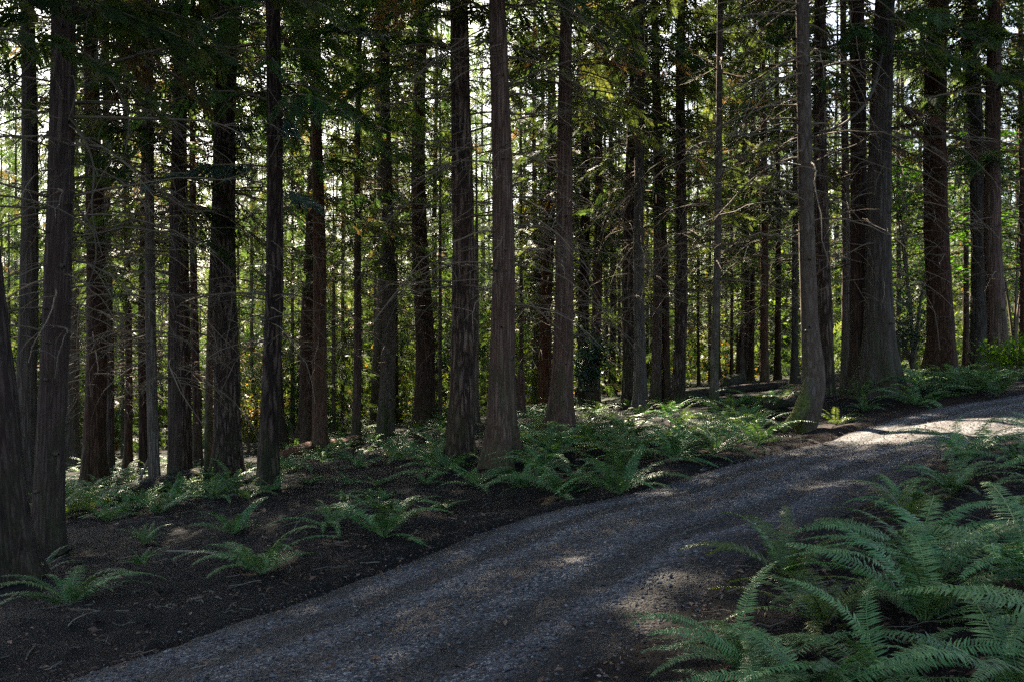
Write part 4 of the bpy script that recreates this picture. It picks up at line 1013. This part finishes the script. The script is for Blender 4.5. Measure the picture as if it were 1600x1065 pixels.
# the thicket in the near right corner
for (x, y, s_, nf, er, lab) in [
    (1.75, 6.35, .68, 13, .05, 'fern with fronds reaching up at the left tip of the near right thicket'),
    (2.65, 6.55, .78, 15, .0, 'fern with long frond arching left across the top of the near right thicket'),
    (1.62, 5.15, .66, 14, 0, 'fern with yellowish fronds lying low at the near road edge'),
    (2.05, 4.95, .80, 16, 0, 'dense fern filling the front of the near right thicket'),
    (2.75, 5.2, .85, 16, 0, 'dense fern in the right front of the near right thicket'),
    (3.35, 5.9, .85, 15, .05, 'tall fern with ladder-like fronds near the right edge of the thicket'),
    (3.75, 6.9, .75, 13, 0, 'shaded fern behind the tall ladder-like one at the right edge'),
    (3.0, 7.6, .5, 11, .15, 'upright fern with pointed green fronds beside the road bend'),
    (3.75, 8.5, .66, 14, .22, 'tall upright fern with vivid green fronds by the near side of the road'),
    (4.55, 8.9, .62, 12, .15, 'fern just right of the tall upright vivid one'),
    (4.6, 10.1, .75, 11, .05, 'dark fern behind the vivid one near the sunlit road'),
    (5.3, 9.6, .7, 11, 0, 'fern at the right edge just below the sunlit road'),
    (4.3, 7.7, .75, 12, 0, 'low dark fern between the tall ladder-like and the vivid fern'),
    (1.15, 4.55, .60, 10, 0, 'small fern reaching left over the road at the bottom'),
    (2.5, 4.2, .8, 12, 0, 'fern cut by the bottom edge in the near right corner'),
    (3.2, 4.5, .8, 12, 0, 'fern in the very corner at bottom right')]:
    fern(x, y, s_ * .76, nf=nf - 3, dead=5, mat='fernpale' if lab.startswith(('fern with yellowish', 'upright fern', 'fern with fronds reaching')) else 'fern', erect=er * .4, label=lab)

for k_, (x, y, s_) in enumerate([(1.1, 4.8, .42), (1.3, 4.25, .5), (1.0, 4.2, .42), (1.6, 4.3, .5), (2.4, 5.6, .6), (3.5, 5.3, .7), (2.0, 3.9, .6), (2.7, 3.8, .65), (4.1, 6.3, .7), (4.9, 8.3, .7), (5.2, 9.0, .65), (5.0, 10.8, .65), (5.6, 10.4, .65), (3.3, 8.4, .45)]):
    fern(x, y, s_, nf=7, dead=3, mat='fern')
LAND.append((1330, 1010, 'the dense thicket fern'))
# scattered ferns of the forest floor, thickest under the trees beyond the road
def free(x, y, rmin):
    if road_s(np.array([x]), np.array([y]))[0] < 1.25: return False
    for q in FERNS:
        l = q[5].location
        if (l.x - x) ** 2 + (l.y - y) ** 2 < rmin ** 2: return False
    for u_, d_, s_, t in TREES:
        if (t.location.x - x) ** 2 + (t.location.y - y) ** 2 < .5 ** 2: return False
    return True
def scatter_ferns(n, box_, smin, smax, rmin, fn):
    k = 0; tries = 0
    while k < n and tries < n * 40:
        tries += 1
        u = rng.uniform(box_[0], box_[1]); v = rng.uniform(box_[2], box_[3])
        if not fn(u, v): continue
        x, y = ray(u, v, H)
        if y > 36 or not free(x, y, rmin): continue
        far = y > 20.5
        mat = 'fernpale' if rng.random() < .12 else 'fern'
        fern(x, y, rng.uniform(smin, smax), nf=int(rng.integers(6, 10)), hi=not far, mat=mat, dead=int(rng.integers(1, 4))); k += 1
bank = lambda u: np.interp(u, [430, 520, 600, 700, 830, 1000, 1240], [748, 722, 718, 740, 745, 735, 690])
scatter_ferns(50, (430, 700, 655, 740), .5, .82, .72, lambda u, v: v < bank(u) - 2)
scatter_ferns(70, (790, 1245, 632, 740), .5, .85, .72, lambda u, v: v < bank(u) and not (1200 < u < 1290 and v > 640))
scatter_ferns(42, (85, 440, 758, 822), .4, .65, .55, lambda u, v: v < 770 + (440 - u) * .17)
scatter_ferns(22, (90, 440, 722, 768), .5, .7, .7, lambda u, v: True)
scatter_ferns(8, (1290, 1600, 585, 625), .5, .75, .7, lambda u, v: v < 645 - (u - 1290) * .1)
scatter_ferns(8, (430, 760, 745, 800), .25, .4, .6, lambda u, v: v < 800 - abs(u - 640) * .1)

# labels of the scattered ones, from what they stand next to
LM = [(u, v, s_) for u, v, s_ in LAND if s_] 
todo = {}
for q in FERNS:
    if q[6]: q[5]['label'] = q[6]; continue
    best = min(LM, key=lambda l: abs(l[0] - q[0]) + 1.3 * abs(l[1] - q[1]))
    du, dv = q[0] - best[0], q[1] - best[1]
    rel = ('right of' if du > 0 else 'left of') if abs(du) > 1.3 * abs(dv) else ('in front of' if dv > 0 else 'behind')
    todo.setdefault((best[2], rel), []).append((math.hypot(du, dv), q))
NUM = ['nearest', 'second', 'third', 'fourth', 'fifth', 'sixth', 'seventh', 'eighth', 'ninth', 'tenth', 'eleventh', 'twelfth', 'thirteenth', 'fourteenth', 'fifteenth', 'sixteenth', 'seventeenth', 'eighteenth', 'nineteenth', 'twentieth']
for (lm, rel), lst in todo.items():
    lst.sort(key=lambda e_: e_[0])
    for k, (_, q) in enumerate(lst):
        tone = 'pale yellow-green' if q[4] == 'fernpale' else 'dark green'
        if len(lst) == 1: q[5]['label'] = f'{tone} sword fern {rel} {lm}'
        else: q[5]['label'] = f'{tone} sword fern, {NUM[min(k, 19)]} one {rel} {lm}'

# ------------------------------------------------------------------ gaps cut into the crowns so sun patches land on chosen spots
SUNV = np.array([math.sin(SUN_AZ) * math.cos(SUN_EL), math.cos(SUN_AZ) * math.cos(SUN_EL), math.sin(SUN_EL)])
GAPS = [(1440, 674, .65), (1500, 670, .8), (1560, 668, .85), (1620, 664, .85), (1390, 690, .35), (1330, 684, .3), (986, 950, .035), (1010, 943, .045), (1030, 936, .03), (1055, 662, .45), (1010, 668, .35), (1232, 645, .35), (1262, 560, .3), (395, 752, .5), (1300, 664, .3), (900, 655, .3)]
pts = []
for u, v, r in GAPS:
    x, y = ray(u, v); pts.append((np.array([x, y, float(H0(x, y))]), r))
bpy.context.view_layer.update()
for o in list(bpy.data.objects):
    if not o.name.startswith(('crown', 'leafy_bough')) or o.parent is None: continue
    mw = np.array(o.matrix_world); me = o.data
    nv = len(me.vertices); co_ = np.empty(nv * 3, np.float32); me.vertices.foreach_get('co', co_); co_ = co_.reshape(-1, 3)
    kill = np.zeros(nv, bool); c0 = mw[:3, 3]
    for p0, r in pts:
        w_ = c0 - p0; n2 = np.array([-SUNV[1], SUNV[0]]); 
        if abs(w_[:2] @ n2) / math.hypot(*n2) > 5.5 + r or w_[:2] @ SUNV[:2] < -6: continue
        V = co_ @ mw[:3, :3].T.astype(np.float32) + (c0 - p0).astype(np.float32)
        t_ = V @ SUNV.astype(np.float32)
        d2 = (V * V).sum(1) - t_ * t_
        kill |= (d2 < r * r) & (t_ > .5)
    if kill.sum() < 8: continue
    tn = np.empty(nv, np.float32); me.attributes['tint'].data.foreach_get('value', tn)
    nl = len(me.loops); li = np.empty(nl, np.int32); me.loops.foreach_get('vertex_index', li)
    npz = len(me.polygons); ls = np.empty(npz, np.int32); me.polygons.foreach_get('loop_start', ls); lt = np.empty(npz, np.int32); me.polygons.foreach_get('loop_total', lt)
    mi = np.empty(npz, np.int32); me.polygons.foreach_get('material_index', mi)
    mb = MB(); mb.v = [co_]; mb.n = nv; mb.t = [tn]
    for q in (3, 4):
        sel = np.where(lt == q)[0]
        if not len(sel): continue
        f = li[ls[sel][:, None] + np.arange(q)]
        ok_ = ~kill[f].any(1)
        for m_ in (0, 1):
            g_ = ok_ & (mi[sel] == m_)
            if g_.any(): mb.f[q].append((f[g_], m_))
    o.data = mb.mesh(me.name, list(me.materials))

# ------------------------------------------------------------------ light, sky, camera
sd = Vector((math.sin(SUN_AZ) * math.cos(SUN_EL), math.cos(SUN_AZ) * math.cos(SUN_EL), math.sin(SUN_EL)))
sl = bpy.data.lights.new('sun', 'SUN'); sl.energy = 5.; sl.angle = math.radians(.53); sl.color = (1, .87, .68)
so = bpy.data.objects.new('sun', sl); COL.objects.link(so); so.rotation_mode = 'QUATERNION'; so.rotation_quaternion = sd.to_track_quat('Z', 'Y')
w = bpy.data.worlds.new('World'); scene.world = w; w.use_nodes = True
nt = w.node_tree; nt.nodes.clear()
sky = nt.nodes.new('ShaderNodeTexSky'); sky.sky_type = 'NISHITA'; sky.sun_disc = False
sky.sun_elevation = SUN_EL; sky.sun_rotation = SUN_AZ; sky.air_density = 1.; sky.dust_density = 2.5; sky.ozone_density = .6
bg = nt.nodes.new('ShaderNodeBackground'); bg.inputs['Strength'].default_value = .055
wo = nt.nodes.new('ShaderNodeOutputWorld')
nt.links.new(sky.outputs[0], bg.inputs['Color']); nt.links.new(bg.outputs[0], wo.inputs['Surface'])
cam = bpy.data.cameras.new('camera'); cam.lens = 35.; cam.sensor_width = 36.; cam.sensor_fit = 'HORIZONTAL'
cam.shift_y = (V0 - 532.5) / 1600; cam.clip_end = 3000; cam.clip_start = .05
co = bpy.data.objects.new('camera', cam); COL.objects.link(co); co.location = (0, 0, EYE); co.rotation_euler = (math.pi / 2, 0, 0)
scene.camera = co
scene.view_settings.view_transform = 'Standard'; scene.view_settings.look = 'None'; scene.view_settings.gamma = 1.
scene.view_settings.exposure = 3.0
cy = scene.cycles
cy.max_bounces = 6; cy.diffuse_bounces = 3; cy.glossy_bounces = 2; cy.transmission_bounces = 4
cy.caustics_reflective = False; cy.caustics_refractive = False; cy.sample_clamp_indirect = 4.
cy.use_adaptive_sampling = True; cy.adaptive_threshold = .008
scene.render.film_transparent = False
cy.use_denoising = False
